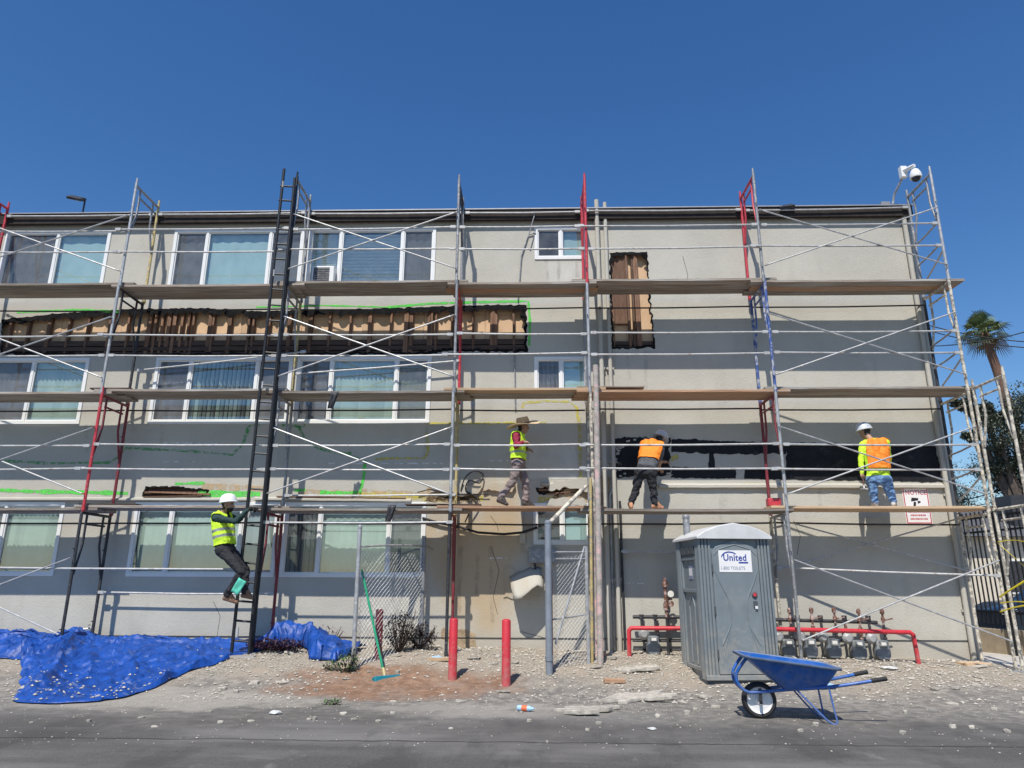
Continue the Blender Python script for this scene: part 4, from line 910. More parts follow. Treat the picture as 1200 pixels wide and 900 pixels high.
for s in (-1, 1):
    b = MB(); b.path(smoothpath([(1.30, s*.29, .475), (.75, s*.22, .375), (.3, s*.13, .325), (.0, s*.11, .292), (-.14, s*.11, .29), (-.235, s*.11, .37), (-.25, s*.11, .47), (-.20, s*.12, .56), (-.12, s*.13, .66)]), .0185, 10); wbb('frame_tube', b, MT['barrow'])
    b = MB(); b.path([(1.16, s*.273, .451), (1.32, s*.293, .48)], .024, 10); wbb('grip', b, MT['rubber'])
    b = MB(); b.path(smoothpath([(.40, s*.15, .32), (.58, s*.22, .12), (.69, s*.25, .012), (.76, s*.25, .012), (.75, s*.24, .12), (.72, s*.22, .36)]), .0105, 8); wbb('leg', b, MT['barrow'])
b = MB(); b.tube((.64, -.235, .06), (.64, .235, .06), .009); b.tube((-.25, -.11, .47), (-.25, .11, .47), .0185); wbb('cross_bar', b, MT['barrow'])
def rr(x0, x1, hw0, hw1, z0, z1, r=.08):
    out = []
    for (cx, cy, a0) in ((x0, -hw0, 180), (x1, -hw1, 270), (x1, hw1, 0), (x0, hw0, 90)):
        for k in range(5):
            a = R(a0+k*22.5); sx = r if cx == x0 else -r; sy = r if cy < 0 else -r
            px = cx+sx+r*math.cos(a); py = cy+sy+r*math.sin(a); t = (px-x0)/(x1-x0); out.append((px, py, lerp(z0, z1, t)))
    return out
b = MB(); rings = [rr(.25, .72, .17, .19, .335, .375, .06), rr(.02, .79, .25, .27, .53, .48, .09), rr(-.16, .835, .33, .345, .69, .568, .11)]; n = len(rings[0])
for q in rings: b.v += q
b.f = [(i*n+j, i*n+(j+1) % n, (i+1)*n+(j+1) % n, (i+1)*n+j) for i in range(2) for j in range(n)]+[tuple(range(n))]; b.m = [0]*len(b.f)
tray = wbb('tray', b, MT['barrow']); s = tray.modifiers.new('s', 'SOLIDIFY'); s.thickness = .006; s.offset = 0
b = MB(); ra = rr(-.155, .83, .325, .34, .692, .57, .105); rb = rr(-.21, .865, .365, .375, .702, .576, .125); rc = [(x, y, z-.028) for x, y, z in rb]; m_ = len(ra)
b.add(ra+rb+rc, [(i*m_+j, i*m_+(j+1) % m_, (i+1)*m_+(j+1) % m_, (i+1)*m_+j) for i in range(2) for j in range(m_)]); ro = wbb('tray_rim', b, MT['barrow_in'], tray); s = ro.modifiers.new('s', 'SOLIDIFY'); s.thickness = .006
b = MB(); b.v = [(x*.97+.01, y*.95, z-.02) for x, y, z in rr(-.1, .81, .30, .32, .655, .545, .1)]; b.f = [tuple(range(n))]; b.m = [0]; wbb('load', b, MT['barrow_in'], tray, smooth=False)
# ------------------------------------------------------------------ bollards, rail, posts
MT['bollard'] = mat('red_bollard_paint', (.56,.03,.045), .5, var=.15, scale=7, bump=.15, dirt=(.05, .8, (.34,.26,.22), .4), col2=(.38,.05,.06), c2scale=6, c2lo=.6, c2hi=.72)
for px, pt, pb, lab in ((530, 725, 799, 'red steel bollard standing in front of the yellow-legged scaffold frame'), (593, 726, 803, 'red steel bollard on the gravel in front of the bent hood')):
    Y = onz(px, pb, .08).y; x = at(px, pb, Y).x; zt = at(px, pt, Y).z; b = MB(); b.lathe([(.064, -.15), (.064, zt-.02), (.055, zt-.003), (.03, zt+.008), (.0, zt+.01)], (x, Y, 0), n=20); tag(b.build('bollard', MT['bollard']), lab, 'bollard', 'red bollards')
b = MB(); P = [(1.61, 12.5, 0), at(737, 736, 12.5), at(900, 737, 12.5), at(1069, 741, 12.5), at(1079, 790, 12.5)]
Q = [V(P[0]), V(P[1])-V((0, 0, .04)), V(P[1])+V((.04, 0, 0)), V(P[2]), V(P[3])-V((.04, 0, 0)), V(P[3])+V((.01, 0, -.04)), V(P[4])]
b.path(Q, .037, 12); tag(b.build('pipe_barrier', MT['bollard']), 'long red pipe barrier guarding the gas meters', 'barrier')
# chain-link
MT['wire'] = mat('galvanised_wire', (.42,.43,.44), .5, .5)
def chainlink(mb, p, q, z0, z1, sp=.06, r=.0026, sag=.03):
    p = V(p); q = V(q); L = (q-p).length; d = (q-p)/L; nrm = V((-d.y, d.x, 0)); H = z1-z0; k = sp*1.414
    def pt(s, h):
        o = sag*(noise.noise((s*2.2, h*2.2, 5))+.5*noise.noise((s*6, h*6, 1))); return V((p.x+d.x*s, p.y+d.y*s, z0+h))+nrm*o
    for sg in (1, -1):
        c = -H
        while c < L:
            seg = []; h = 0.0
            while h <= H+1e-6:
                s = c+h if sg == 1 else c+H-h
                if 0 <= s <= L: seg.append(pt(s, h))
                h += .06
            if len(seg) > 1: mb.path(seg, r, 3)
            c += k
fe = empty('chain_link_fence', (-2.7, 11.35, .12), 'loose chain-link fence panel on a tall galvanised post under the ground-floor window', 'fence')
pA = at(413, 792, 11.35); xA = pA.x; zA = at(420, 618, 11.35).z; xB = at(497, 640, 12.85).x
b = MB(); b.tube((xA, 11.35, .0), (xA-.02, 11.35, zA), .033, n=10); b.lathe([(.038, 0), (.038, .03), (.02, .05)], (xA-.02, 11.35, zA-.01)); b.build('post', MT['galv'], fe)
b = MB(); b.tube((xB, 12.85, .2), (xB, 12.85, 2.25), .038, n=10); b.build('post', MT['grey_paint'], fe)
b = MB(); b.path(smoothpath([(xA, 11.35, 2.0), (lerp(xA, xB, .5), 12.1, 2.06), (xB, 12.85, 2.08)]), .016, 8); b.build('top_rail', MT['galv'], fe)
b = MB(); chainlink(b, (xA, 11.36, 0), (xB, 12.84, 0), .2, 1.95); b.build('mesh', MT['wire'], fe, False, False)
gt = empty('chain_link_gate', (.5, 11.6, .1), 'narrow chain-link gate with diagonal brace beside the splattered pole', 'gate')
xa, xb = at(646, 700, 11.5).x, at(688, 700, 11.9).x
b = MB(); b.tube((xb, 11.9, .12), (xb, 11.9, at(688, 640, 11.9).z), .03); b.build('post', MT['galv'], gt)
b = MB(); b.tube((xa, 11.5, .12), (xa, 11.5, at(646, 668, 11.5).z), .02); b.build('stile', MT['darkred'], gt)
for py in (647, 655, 726): b = MB(); b.tube(at(648, py, 11.5), at(687, py-(6 if py == 726 else 0), 11.9), .014); b.build('rail', MT['galv'], gt)
b = MB(); b.tube(at(651, 755, 11.5), at(685, 640, 11.88), .016); b.build('brace', MT['galv'], gt)
b = MB(); chainlink(b, (xa, 11.5, 0), (xb, 11.9, 0), .15, 1.95, .05, .0022, .01); b.build('mesh', MT['wire'], gt, False, False)
Y = onz(642, 799, .06).y; q = at(642, 612, Y); b = MB(); b.tube((q.x, Y, -.1), (q.x, Y, q.z), .052, n=16); b.lathe([(.056, 0), (.056, .03), (.03, .05)], (q.x, Y, q.z-.02)); b.lathe([(.062, 0), (.062, .07)], (q.x, Y, .35))
MT['post_grey'] = mat('blue_grey_painted_post', (.24,.27,.31), .5, .15, var=.15, scale=8, col2=(.36,.25,.15), c2scale=5, c2lo=.66, c2hi=.72)
tag(b.build('gate_post', MT['post_grey']), 'tall blue-grey gate post beside the chain-link gate', 'post')
q = at(445, 714, 11.95); b = MB(); b.tube((q.x+.02, 11.95, .05), (q.x, 11.95, q.z), .06, n=14); tag(b.build('rusty_post', MT['darkred']), 'short rusty red post behind the broom handle', 'post')
# broom
br = empty('push_broom', at(453, 797, 11.1), 'push broom with green handle and teal head leaning on the chain-link panel', 'broom')
MT['green_handle'] = mat('green_broom_handle', (.02,.30,.15), .4, var=.15, scale=8); MT['teal'] = mat('teal_plastic', (.01,.20,.26), .5, var=.1)
h0 = at(450, 790, 11.05); h1 = at(424, 668, 11.55); b = MB(); b.tube(h0, h1, .018, n=8); b.build('handle', MT['green_handle'], br)
hh = onz(453, 797, .12); hh.y = 11.0; hh = at(453, 796, 11.0); ca, sa = math.cos(R(38)), math.sin(R(38)); Mh = Matrix.Rotation(R(38), 3, 'Z') @ Matrix.Rotation(R(-20), 3, 'X')
b = MB(); b.box(hh, (.42, .11, .09), Mh); b.build('head', MT['teal'], br, False, bevel=.012)
b = MB(); b.box(hh+Mh @ V((0, 0, -.06)), (.42, .07, .07), Mh); b.build('bristles', MT['dark'], br, False)
b = MB(); b.tube(at(451, 793, 11.02), at(449, 783, 11.08), .026); b.build('socket', MT['yellow'], br)
# hose bib
q = at(99, 745, W-.1); b = MB(); b.path([(q.x+.1, W-.02, .45), (q.x+.1, W-.08, .55), (q.x+.09, W-.1, at(101, 736, W-.1).z), (q.x-.08, W-.16, at(93, 738, W-.1).z)], .02); b.lathe([(.03, 0), (.03, .02)], (q.x+.06, W-.13, at(101, 733, W-.1).z)); tag(b.build('hose_tap', MT['galv']), 'small metal garden tap sticking up behind the blue tarp', 'tap')
# ------------------------------------------------------------------ gas meters
MT['meter'] = mat('grey_meter_enamel', (.16,.18,.195), .55, .1, var=.2, scale=9, col2=(.34,.33,.31), c2scale=7, rnd=.3); MT['reg'] = mat('pale_regulator', (.40,.41,.41), .5, .3, var=.15, scale=9)
MT['rust'] = mat('rusty_fitting', (.16,.075,.05), .7, .1, var=.3, scale=18, col2=(.45,.33,.3), c2scale=16, c2lo=.5, c2hi=.56); MT['gauge'] = mat('gauge_face', (.75,.74,.68), .4)
def meter(x, y, zb, label, cap=True, kind=0):
    e = empty('gas_meter', (x, y, zb-.15), label, 'gas meter', 'gas meters along the wall')
    b = MB(); hw = random.uniform(.105, .13); b.prism([(-hw*.7, .0), (hw*.7, .0), (hw*.98, .05), (hw, .15), (hw*.85, .20), (hw*.85, .30), (-hw*.85, .30), (-hw*.85, .20), (-hw, .15), (-hw*.98, .05)], (x, y-.085, zb), (1,0,0), (0,0,1), (0, .17, 0)); b.build('case', MT['meter'], e, smooth=False, bevel=.022)
    b = MB(); b.rng((x-.06, y-.115, zb+.2), (x+.06, y-.076, zb+.29)); ix = b.build('index_box', MT['meter'], e, False, bevel=.006)
    b = MB(); b.rng((x-.04, y-.119, zb+.225), (x+.04, y-.1155, zb+.275)); b.build('dial_window', MT['gauge'], ix, False)
    b = MB(); b.path([(x-.09, y, zb+.29), (x-.09, y, zb+.40), (x-.14, y, zb+.44), (x-.14, y+.03, zb+.55)], .02); b.path([(x+.09, y, zb+.29), (x+.09, y, zb+.55)], .02)
    for zz in (.31, .38, .47): b.lathe([(.032, 0), (.032, .035)], (x+.09, y, zb+zz), n=6); b.lathe([(.032, 0), (.032, .03)], (x-.09, y, zb+.32), n=6)
    b.build('pipework', MT['rust'] if kind else MT['dark'], e)
    b = MB(); b.lathe([(.0, -.05), (.05, -.05), (.085, -.015), (.095, 0), (.085, .015), (.05, .05), (.0, .05)], (x-.15, y-.03, zb+.33), (0, 1, 0), 18); b.tube((x-.15, y-.03, zb+.33), (x-.15, y-.03, zb+.46), .03); b.build('regulator', MT['reg'], e)
    if cap:
        b = MB(); b.tube((x+.09, y, zb+.55), (x+.09, y, zb+.78), .019); b.lathe([(.034, 0), (.036, .05), (.022, .07)], (x+.09, y, zb+.60), n=8); b.lathe([(.03, 0), (.036, .02), (.036, .06), (.02, .085)], (x+.09, y, zb+.72), n=10); b.bar((x+.09, y-.03, zb+.62), (x+.24, y-.03, zb+.65), .012, .02); b.build('valve', MT['rust'], e)
order = ['by the toilet', 'nearest the toilet, at the start of the row of five', 'second in the row of five counted from the toilet', 'in the middle of the row of five', 'fourth in the row of five counted from the toilet', 'last in the row of five, at the barrier end']
meter(at(766, 770, 12.8).x, 12.8, .30, 'grey gas meter with pale dial standing alone between red barrier end and toilet', False)
for i, (px, zb) in enumerate(((924, .26), (950, .27), (977, .27), (1006, .25), (1034, .25))):
    meter(at(px, 770, 12.82).x, 12.82, zb, 'grey gas meter '+order[i+1], True, i % 2)
b = MB(); z = .80
b.tube((at(742, 731, 12.9).x, 12.9, z+.1), (2.6, 12.9, z+.1), .03); b.tube((2.6, 12.9, z+.1), (at(1028, 731, 12.9).x, 12.9, z+.03), .03)
for px in (752, 768, 783, 935, 962, 990, 1018): x = at(px, 731, 12.9).x; b.lathe([(.045, 0), (.045, .08)], (x, 12.9, z+.06), n=8); b.tube((x, 12.9, z+.08), (x, 12.86, z-.2), .024)
b.tube((1.75, 13.02, .5), (2.6, 13.02, .5), .018); b.tube((1.75, 13.02, .36), (2.6, 13.02, .36), .018)
tag(b.build('gas_pipe', MT['dark']), 'dark horizontal gas manifold pipe along the wall above the meters', 'pipe')
x = at(780, 700, 12.85).x; e = empty('pipe_valve', (x, 12.85, .8), 'dark red upright valve assembly with round gauge beside the toilet', 'valve')
b = MB(); b.tube((x, 12.85, .9), (x, 12.85, at(780, 677, 12.85).z), .028, n=12); b.lathe([(.05, 0), (.05, .1)], (x, 12.85, at(780, 688, 12.85).z), n=10); b.lathe([(.045, 0), (.045, .12)], (x, 12.85, at(780, 715, 12.85).z), n=10); b.tube((x, 12.85, 1.2), (x+.11, 12.85, 1.2), .02); b.lathe([(.05, 0), (.05, .04)], (x+.08, 12.8, 1.12), (0, 1, 0)); b.build('pipe', MT['rust'], e)
b = MB(); q = at(786, 696, 12.8); b.lathe([(.065, 0), (.065, .04)], (q.x, 12.8, q.z), (0, 1, 0), 18); gg = b.build('gauge', MT['dark'], e); b = MB(); b.lathe([(.0, 0), (.055, 0), (.055, .003)], (q.x, 12.795, q.z), (0, 1, 0), 18); b.build('gauge_face', MT['gauge'], e)
b = MB(); b.tube((x, 12.85, .2), (x, 12.85, .9), .022); b.build('riser', MT['dark'], e)
# ------------------------------------------------------------------ blue tarp
def poly_at(pts, s):
    d = [0]
    for i in range(len(pts)-1): d.append(d[-1]+(V(pts[i+1])-V(pts[i])).length)
    t = s*d[-1]
    for i in range(len(pts)-1):
        if t <= d[i+1]+1e-9: k = (t-d[i])/(d[i+1]-d[i]); return V(pts[i]).lerp(V(pts[i+1]), k)
    return V(pts[-1])
FR = [(-12.4, 11.5), (-9.2, 11.6), (-7.95, 11.6), (-7.3, 10.75), (-6.55, 9.55), (-6.2, 9.3), (-5.85, 9.3), (-5.45, 9.5), (-5.25, 10.3), (-5.0, 11.2), (-4.7, 11.9), (-4.4, 12.2), (-4.0, 12.5)]
BK = [(-12.4, 13.06), (-10, 13.06), (-8.3, 13.06), (-7.3, 13.06), (-6.2, 13.06), (-5.0, 13.06), (-3.9, 13.04)]
MT['tarp'] = mat('blue_poly_tarp', (.006,.062,.31), .45, var=.35, scale=4, bump=.5, bscale=26, col2=(.20,.26,.42), c2scale=4.5, c2lo=.6, c2hi=.78)
CRUMBS = []
def ridge(x, y, z): return 1-abs(noise.noise((x, y, z)))*2
def tarp(name, FR, BK, ns, ntt, hfun, label, seed):
    mb = MB(); vs = []
    for i in range(ns+1):
        s = i/ns; f = poly_at(FR, s); k = poly_at(BK, s)
        for j in range(ntt+1):
            t = j/ntt; p = f.lerp(k, t); p.x += .09*noise.noise((s*30, t*4, seed)); p.y += .07*noise.noise((s*40, t*5, seed+3))*(1-t)
            edge = min(1, t*16); edge2 = min(1, (1-t)*8); h = hfun(p.x, p.y, t)
            w1 = ridge(p.x*1.1+p.y*.9, p.y*.7-p.x*.25, seed); w2 = ridge(p.x*3.0+p.y*1.4, p.y*2.4, seed+4); w3 = noise.noise((p.x*11, p.y*9, seed))
            q = (p.x+.25*noise.noise((p.x*1.7, p.y*1.7, seed+20)), p.y+.25*noise.noise((p.x*1.7, p.y*1.7, seed+30)))
            w4 = ridge(q[0]*2.0-q[1]*2.6, q[1]*1.2+q[0]*.7, seed+11); w5 = ridge(q[0]*6.5+q[1]*3, q[1]*5-q[0]*2, seed+14); w6 = ridge(q[0]*12, q[1]*11, seed+17)
            da = noise.voronoi((q[0]*1.9, q[1]*1.9, seed))[0]; db = noise.voronoi((q[0]*4.6+3, q[1]*4.6, seed))[0]; dc = noise.voronoi((q[0]*10+3, q[1]*10, seed))[0]
            tq = math.atan2(p.y-12.6, p.x+7.69); rq = math.hypot(p.y-12.6, p.x+7.69); wd_ = ridge(tq*4.2+.4*noise.noise((p.x, p.y, 3)), rq*.5, seed+2)
            fold = .07*(da[1]-da[0])+.05*(db[1]-db[0])+.026*(dc[1]-dc[0])+.04*max(0, w4)**3+.03*max(0, w5)**2+.075*max(0, wd_)**2*min(1, rq)-.05
            # hanging pleats gathered at the scaffold leg
            vs.append((p.x, min(p.y, 13.07), gh(p.x, p.y)+.016+max(0, edge*(h+fold*(.35+.65*edge2)))+.012*abs(w3)))
    m = ntt+1; CRUMBS.extend(v for v in vs if v[1] < 11.3 and v[0] > -7.2)
    mb.add(vs, [(i*m+j, (i+1)*m+j, (i+1)*m+j+1, i*m+j+1) for i in range(ns) for j in range(ntt)])
    o = mb.build(name, MT['tarp'], None, False, False); o.data.polygons.foreach_set('use_smooth', [True]*len(o.data.polygons))
    s = o.modifiers.new('s', 'SOLIDIFY'); s.thickness = .002; return tag(o, label, 'tarp')
def hA(x, y, t):
    heap = (.12-.10*t)*sst(-7.3, -8.0, x)*sst(0, .22, t) + .08*math.exp(-((x+8.9)/.5)**2)*sst(0, .4, t)
    mid = .015*sst(10.3, 12.2, y)*sst(-8, -7.2, x)*(1-.5*sst(-6.5, -4.8, x)); lip = .12*math.exp(-((x+6.9+(10.6-y)*-.45)/.25)**2)*sst(0, .2, t)
    piv = .06*math.exp(-(((x+7.69)/.5)**2+((y-12.1)/.8)**2))
    return heap+mid+lip+piv
tarp('tarp', FR, BK, 420, 130, hA, 'crumpled blue tarp heaped along the wall and spilling onto the asphalt', 1.5)
def hB(x, y, t): return .27*math.sin(math.pi*min(1, t*1.0+.12))*(1-.75*sst(-3.6, -2.9, x))*sst(-4.6, -4.3, x)
tarp('tarp', [(-4.62, 12.35), (-4.2, 12.45), (-3.7, 12.45), (-3.45, 11.75), (-3.1, 11.7), (-2.85, 12.1)], [(-4.62, 13.0), (-4.0, 12.95), (-3.3, 12.9), (-2.8, 12.7)], 90, 50, hB, 'small bunched blue tarp arched over the purple ground plant', 8.2)
# ------------------------------------------------------------------ rubble
def pebble(mb, c, r, seed):
    rnd = random.Random(seed); vs = []
    for d in ((1,0,0), (-1,0,0), (0,1,0), (0,-1,0), (0,0,1), (0,0,-1)):
        k = r*rnd.uniform(.6, 1.25); vs.append((c[0]+d[0]*k, c[1]+d[1]*k*rnd.uniform(.6, 1.2), c[2]+d[2]*k*.6))
    a = rnd.uniform(0, 6.3); ca, sa = math.cos(a), math.sin(a); vs = [(c[0]+(x-c[0])*ca-(y-c[1])*sa, c[1]+(x-c[0])*sa+(y-c[1])*ca, z) for x, y, z in vs]
    mb.add(vs, [(0,2,4), (2,1,4), (1,3,4), (3,0,4), (2,0,5), (1,2,5), (3,1,5), (0,3,5)])
rn = random.Random(5); mb = MB(); cnt = 0
while cnt < 11000:
    x = rn.uniform(-8.5, 8.0); y = rn.uniform(7.2, 13.05)
    den = .05+.16*sst(8.6, 9.8, y)+.75*sst(10.4, 11.8, y)*(1 if x > -1.6 else .6)
    if -2.9 < x < -.8 and 10 < y < 11.6: den *= .25
    if -5.2 < x < -3.0 and 9.2 < y < 11.8: den = max(den, .45)
    if x > 7.6: den *= .3
    den += .8*math.exp(-(((x-1.3)/.8)**2+((y-10.2)/.9)**2))*(.5+noise.noise((x*2, y*2, 3)))
    den *= .45+1.1*max(0, noise.noise((x*.9, y*1.3, 8))+.5)
    if rn.random() > den: continue
    r = rn.choice((.008, .010, .013, .016, .02, .03)) if y > 9.8 else rn.choice((.005, .007, .009, .013))
    pebble(mb, (x, y, gh(x, y)+r*.25), r, cnt); cnt += 1
for i in range(420):
    v_ = rn.choice(CRUMBS)
    if rn.random() < sst(11.3, 9.6, v_[1]): pebble(mb, (v_[0], v_[1], v_[2]+.006), rn.choice((.008, .012, .018, .03)), 20000+i)
tag(mb.build('loose_rubble', MT['rubble'], None, False), 'pale broken stucco and gravel strewn along the foot of the wall', 'rubble', kind='stuff')
def chunk(name, x, y, r, fl, m, label, cat, group=None, seed=0, n=9):
    rnd = random.Random(seed); poly = []
    for k in range(n): a = 6.283*k/n+rnd.uniform(-.25, .25); q = r*(rnd.uniform(.45, 1.2) if n > 9 else rnd.uniform(.62, 1.15)); poly.append((q*math.cos(a), q*math.sin(a)*rnd.uniform(.7, .9)))
    b = MB(); z = gh(x, y); tl = V((rnd.uniform(-.12, .12), rnd.uniform(-.12, .12), 1)).normalized(); ex = V((1, 0, -tl.x)).normalized(); ey = tl.cross(ex)
    b.prism(poly, (x, y, z-.004), ex, ey, tl*fl); return tag(b.build(name, m, None, False, bevel=min(.012, fl*.3)), label, cat, group)
zones = [(-4.9, 'beside the foot of the black ladder'), (-3.0, 'in front of the bunched tarp'), (-.9, 'on the reddish soil by the bollards'), (.9, 'near the grey gate post'), (2.2, 'by the red barrier end'), (4.2, 'on the asphalt around the wheelbarrow'), (8, 'on the gravel in front of the gas meters')]
def sz(r, t): return ('broad ' if r > .1 else 'large ' if r > .068 else 'small ' if r < .047 else '')+('flat ' if t < .024 else 'thick ' if t > .036 else '')
for i in range(120):
    x = rn.uniform(-5.6, 7.4); y = rn.uniform(8.0, 12.6)
    if 2.3 < x < 3.8 and y > 10.7 or (x < -4.8 and y > 9.5): continue
    r = (rn.uniform(.035, .085) if rn.random() < .75 else rn.uniform(.085, .15)) if y > 9.6 else rn.uniform(.025, .05); zn = next(t for lim, t in zones if x < lim)
    th_ = rn.uniform(.015, .045); chunk('stucco_chunk', x, y, r, th_, MT['rubble'], sz(r, th_)+'pale stucco chunk '+zn, 'rubble', 'stucco chunks '+zn, i, 7)
for px, py, r, t, lab in ((688, 828, .36, .05, 'flat pale concrete slab lying alone on the asphalt'), (745, 815, .47, .05, 'largest broken concrete slab in front of the toilet'), (745, 797, .33, .05, 'dusty broken slab tilted on the gravel by the red barrier end'), (710, 818, .2, .04, 'small broken slab between the two flat slabs')):
    q = onz(px, py, .05); chunk('concrete_slab', q.x, q.y, r, t, MT['rubble'], lab, 'slab', 'broken concrete slabs', int(px)+3, 17)
for px, py, lab in ((702, 786, 'old brick lying at the foot of the splattered pole'), (720, 800, 'reddish brick half buried in front of the splattered pole')):
    q = onz(px, py, .1); b = MB(); b.box((q.x, q.y, gh(q.x, q.y)+.03), (.3, .1, .06), Matrix.Rotation(.15, 3, 'Z')); tag(b.build('brick', MT['plank_red'], None, False, bevel=.008), lab, 'brick')
q = onz(515, 780, .2); b = MB(); b.box((q.x, q.y, gh(q.x, q.y)+.03), (.34, .1, .05), Matrix.Rotation(.1, 3, 'Z')); tag(b.build('wood_block', MT['plank_new'], None, False, bevel=.005), 'tan wood block lying beside a red bollard', 'wood block')
q = onz(1000, 778, .1); b = MB(); b.box((at(1147, 780, 12.4).x, 12.55, gh(7.5, 12.5)+.02), (.42, .28, .05), Matrix.Rotation(.1, 3, 'Z')); tag(b.build('wood_pad', MT['plank_new'], None, False, bevel=.005), 'flat wood pad under the scaffold leg at the building corner', 'wood block')
q = at(275, 782, 11.95); b = MB(); b.box((XL+.1, 11.95, gh(XL, 11.95)+.0), (.55, .28, .05)); tag(b.build('wood_pad', MT['plank'], None, False, bevel=.005), 'grey wood pad under the foot of the black ladder', 'wood block')
# litter
MT['litter_white'] = mat('white_plastic', (.6,.6,.58), .5, var=.05); MT['litter_blue'] = mat('pale_blue_plastic', (.35,.55,.75), .5, var=.1); MT['litter_orange'] = mat('orange_label', (.7,.16,.06), .5)
def crumple(name, px, py, z, s, m, label, sd, fl=.5):
    q = onz(px, py, z); b = MB(); rnd = random.Random(sd); n = 9; k = 6; vs = []
    for i in range(k):
        a = -1.4+2.8*i/(k-1)
        for j in range(n): c = 6.283*j/n; rr_ = s*rnd.uniform(.7, 1.2); vs.append((q.x+rr_*math.cos(a)*math.cos(c)*1.3, q.y+rr_*math.cos(a)*math.sin(c), gh(q.x, q.y)+s*fl*(1+math.sin(a))*rnd.uniform(.85, 1.1)))
    b.add(vs, [(i*n+j, i*n+(j+1) % n, (i+1)*n+(j+1) % n, (i+1)*n+j) for i in range(k-1) for j in range(n)]+[tuple(range(n-1, -1, -1)), tuple((k-1)*n+j for j in range(n))]); return tag(b.build(name, m, None, False), label, 'litter')
crumple('plastic_bag', 847, 805, .02, .1, MT['litter_white'], 'white crumpled plastic at the foot of the toilet', 1, .35)
crumple('plastic_bag', 966, 811, .02, .12, MT['litter_blue'], 'pale blue crumpled plastic behind the wheelbarrow legs', 2, .35)
crumple('paper_cup', 1044, 797, .03, .1, MT['litter_white'], 'white crumpled paper beyond the wheelbarrow grips', 3, .25)
crumple('plastic_bag', 512, 786, .12, .08, MT['litter_blue'], 'pale blue scrap of plastic beside the tan wood block', 4, .4)
crumple('stucco_lump', 323, 836, .01, .06, MT['litter_white'], 'white lump of plaster lying alone on the asphalt', 6, .35); crumple('stucco_lump', 764, 855, .0, .04, MT['litter_white'], 'white lump of plaster on the asphalt in front of the slabs', 7, .3)
q = onz(616, 830, .03); e = empty('plastic_bottle', (q.x, q.y, 0), 'small clear bottle with orange label lying on the asphalt', 'bottle')
b = MB(); b.lathe([(.0, 0), (.03, .005), (.033, .03), (.033, .15), (.014, .19), (.014, .21), (.0, .212)], (q.x-.1, q.y, .035), (.9, -.3, 0), 14); b.build('body', MT['litter_blue'], e)
b = MB(); b.lathe([(.034, 0), (.034, .07)], (q.x-.1+.06*.95, q.y-.06*.31, .035), (.9, -.3, 0), 14); b.build('label_band', MT['litter_orange'], e)
# ------------------------------------------------------------------ plants at the foot of the wall
MT['purple'] = mat('purple_leaf', (.045,.018,.04), .5, var=.5, scale=20, rnd=.2); MT['deadleaf'] = mat('dark_dry_leaf', (.03,.02,.022), .7, var=.5, scale=20); MT['weed'] = mat('green_weed', (.06,.11,.03), .6, var=.4, scale=15); MT['twig'] = mat('brown_twig', (.07,.045,.03), .8)
def leaves(mb, c, rad, n, size, rnd, up=.3):
    for i in range(n):
        while True:
            p = V((rnd.uniform(-1, 1), rnd.uniform(-1, 1), rnd.uniform(-1, 1)))
            if p.length < 1: break
        p = V((c[0]+p.x*rad[0], c[1]+p.y*rad[1], c[2]+p.z*rad[2])); d = V((rnd.gauss(0, 1), rnd.gauss(0, 1), rnd.gauss(0, 1)+up)).normalized(); x, y, _ = frame_of(d); s = size*rnd.uniform(.6, 1.4); w_ = s*.28
        mb.add([p, p+d*s*.5+x*w_, p+d*s, p+d*s*.5-x*w_], [(0,1,2,3)])
def shrub(name, px, py, Y, rad, n, size, m, label, seed, stems=8):
    rnd = random.Random(seed); q = at(px, py, Y); z0 = gh(q.x, Y); e = empty(name, (q.x, Y, z0), label, 'plant')
    b = MB()
    for i in range(stems):
        t = V((rnd.uniform(-1, 1)*rad[0], rnd.uniform(-1, 1)*rad[1], rad[2]*rnd.uniform(.9, 2.0))); b.path([(q.x+t.x*.1, Y+t.y*.1, z0), (q.x+t.x*.6, Y+t.y*.6, z0+t.z*.5), (q.x+t.x, Y+t.y, z0+t.z)], [.008, .006, .003], 4)
    b.build('stems', MT['twig'], e)
    b = MB(); leaves(b, (q.x, Y, z0+rad[2]), rad, n, size, rnd); b.build('foliage', m, e, False, False)
shrub('dry_shrub', 468, 748, 12.3, (.27, .22, .33), 700, .05, MT['deadleaf'], 'dark dry shrub behind the chain-link panel', 3, 30); shrub('dry_shrub', 492, 765, 12.6, (.3, .2, .2), 500, .06, MT['deadleaf'], 'low dark shrub at the wall beside the chain-link panel', 4, 14)
shrub('purple_plant', 322, 778, 12.15, (.5, .2, .09), 1300, .05, MT['purple'], 'low purple-leaved plant under the bunched tarp', 5, 12)
shrub('weed', 408, 785, 11.25, (.16, .12, .16), 220, .05, MT['weed'], 'green weed at the foot of the galvanised fence post', 6, 8); shrub('weed', 388, 790, 11.3, (.16, .1, .07), 160, .04, MT['weed'], 'low green weed in front of the bunched tarp', 7, 5)
shrub('weed', 388, 828, 9.5, (.12, .06, .025), 90, .04, MT['weed'], 'tiny dry weed in a crack of the asphalt', 8, 3); shrub('stalky_plant', 388, 748, 12.85, (.28, .05, .16), 60, .05, MT['purple'], 'thin reddish stalks growing against the wall', 9, 12)
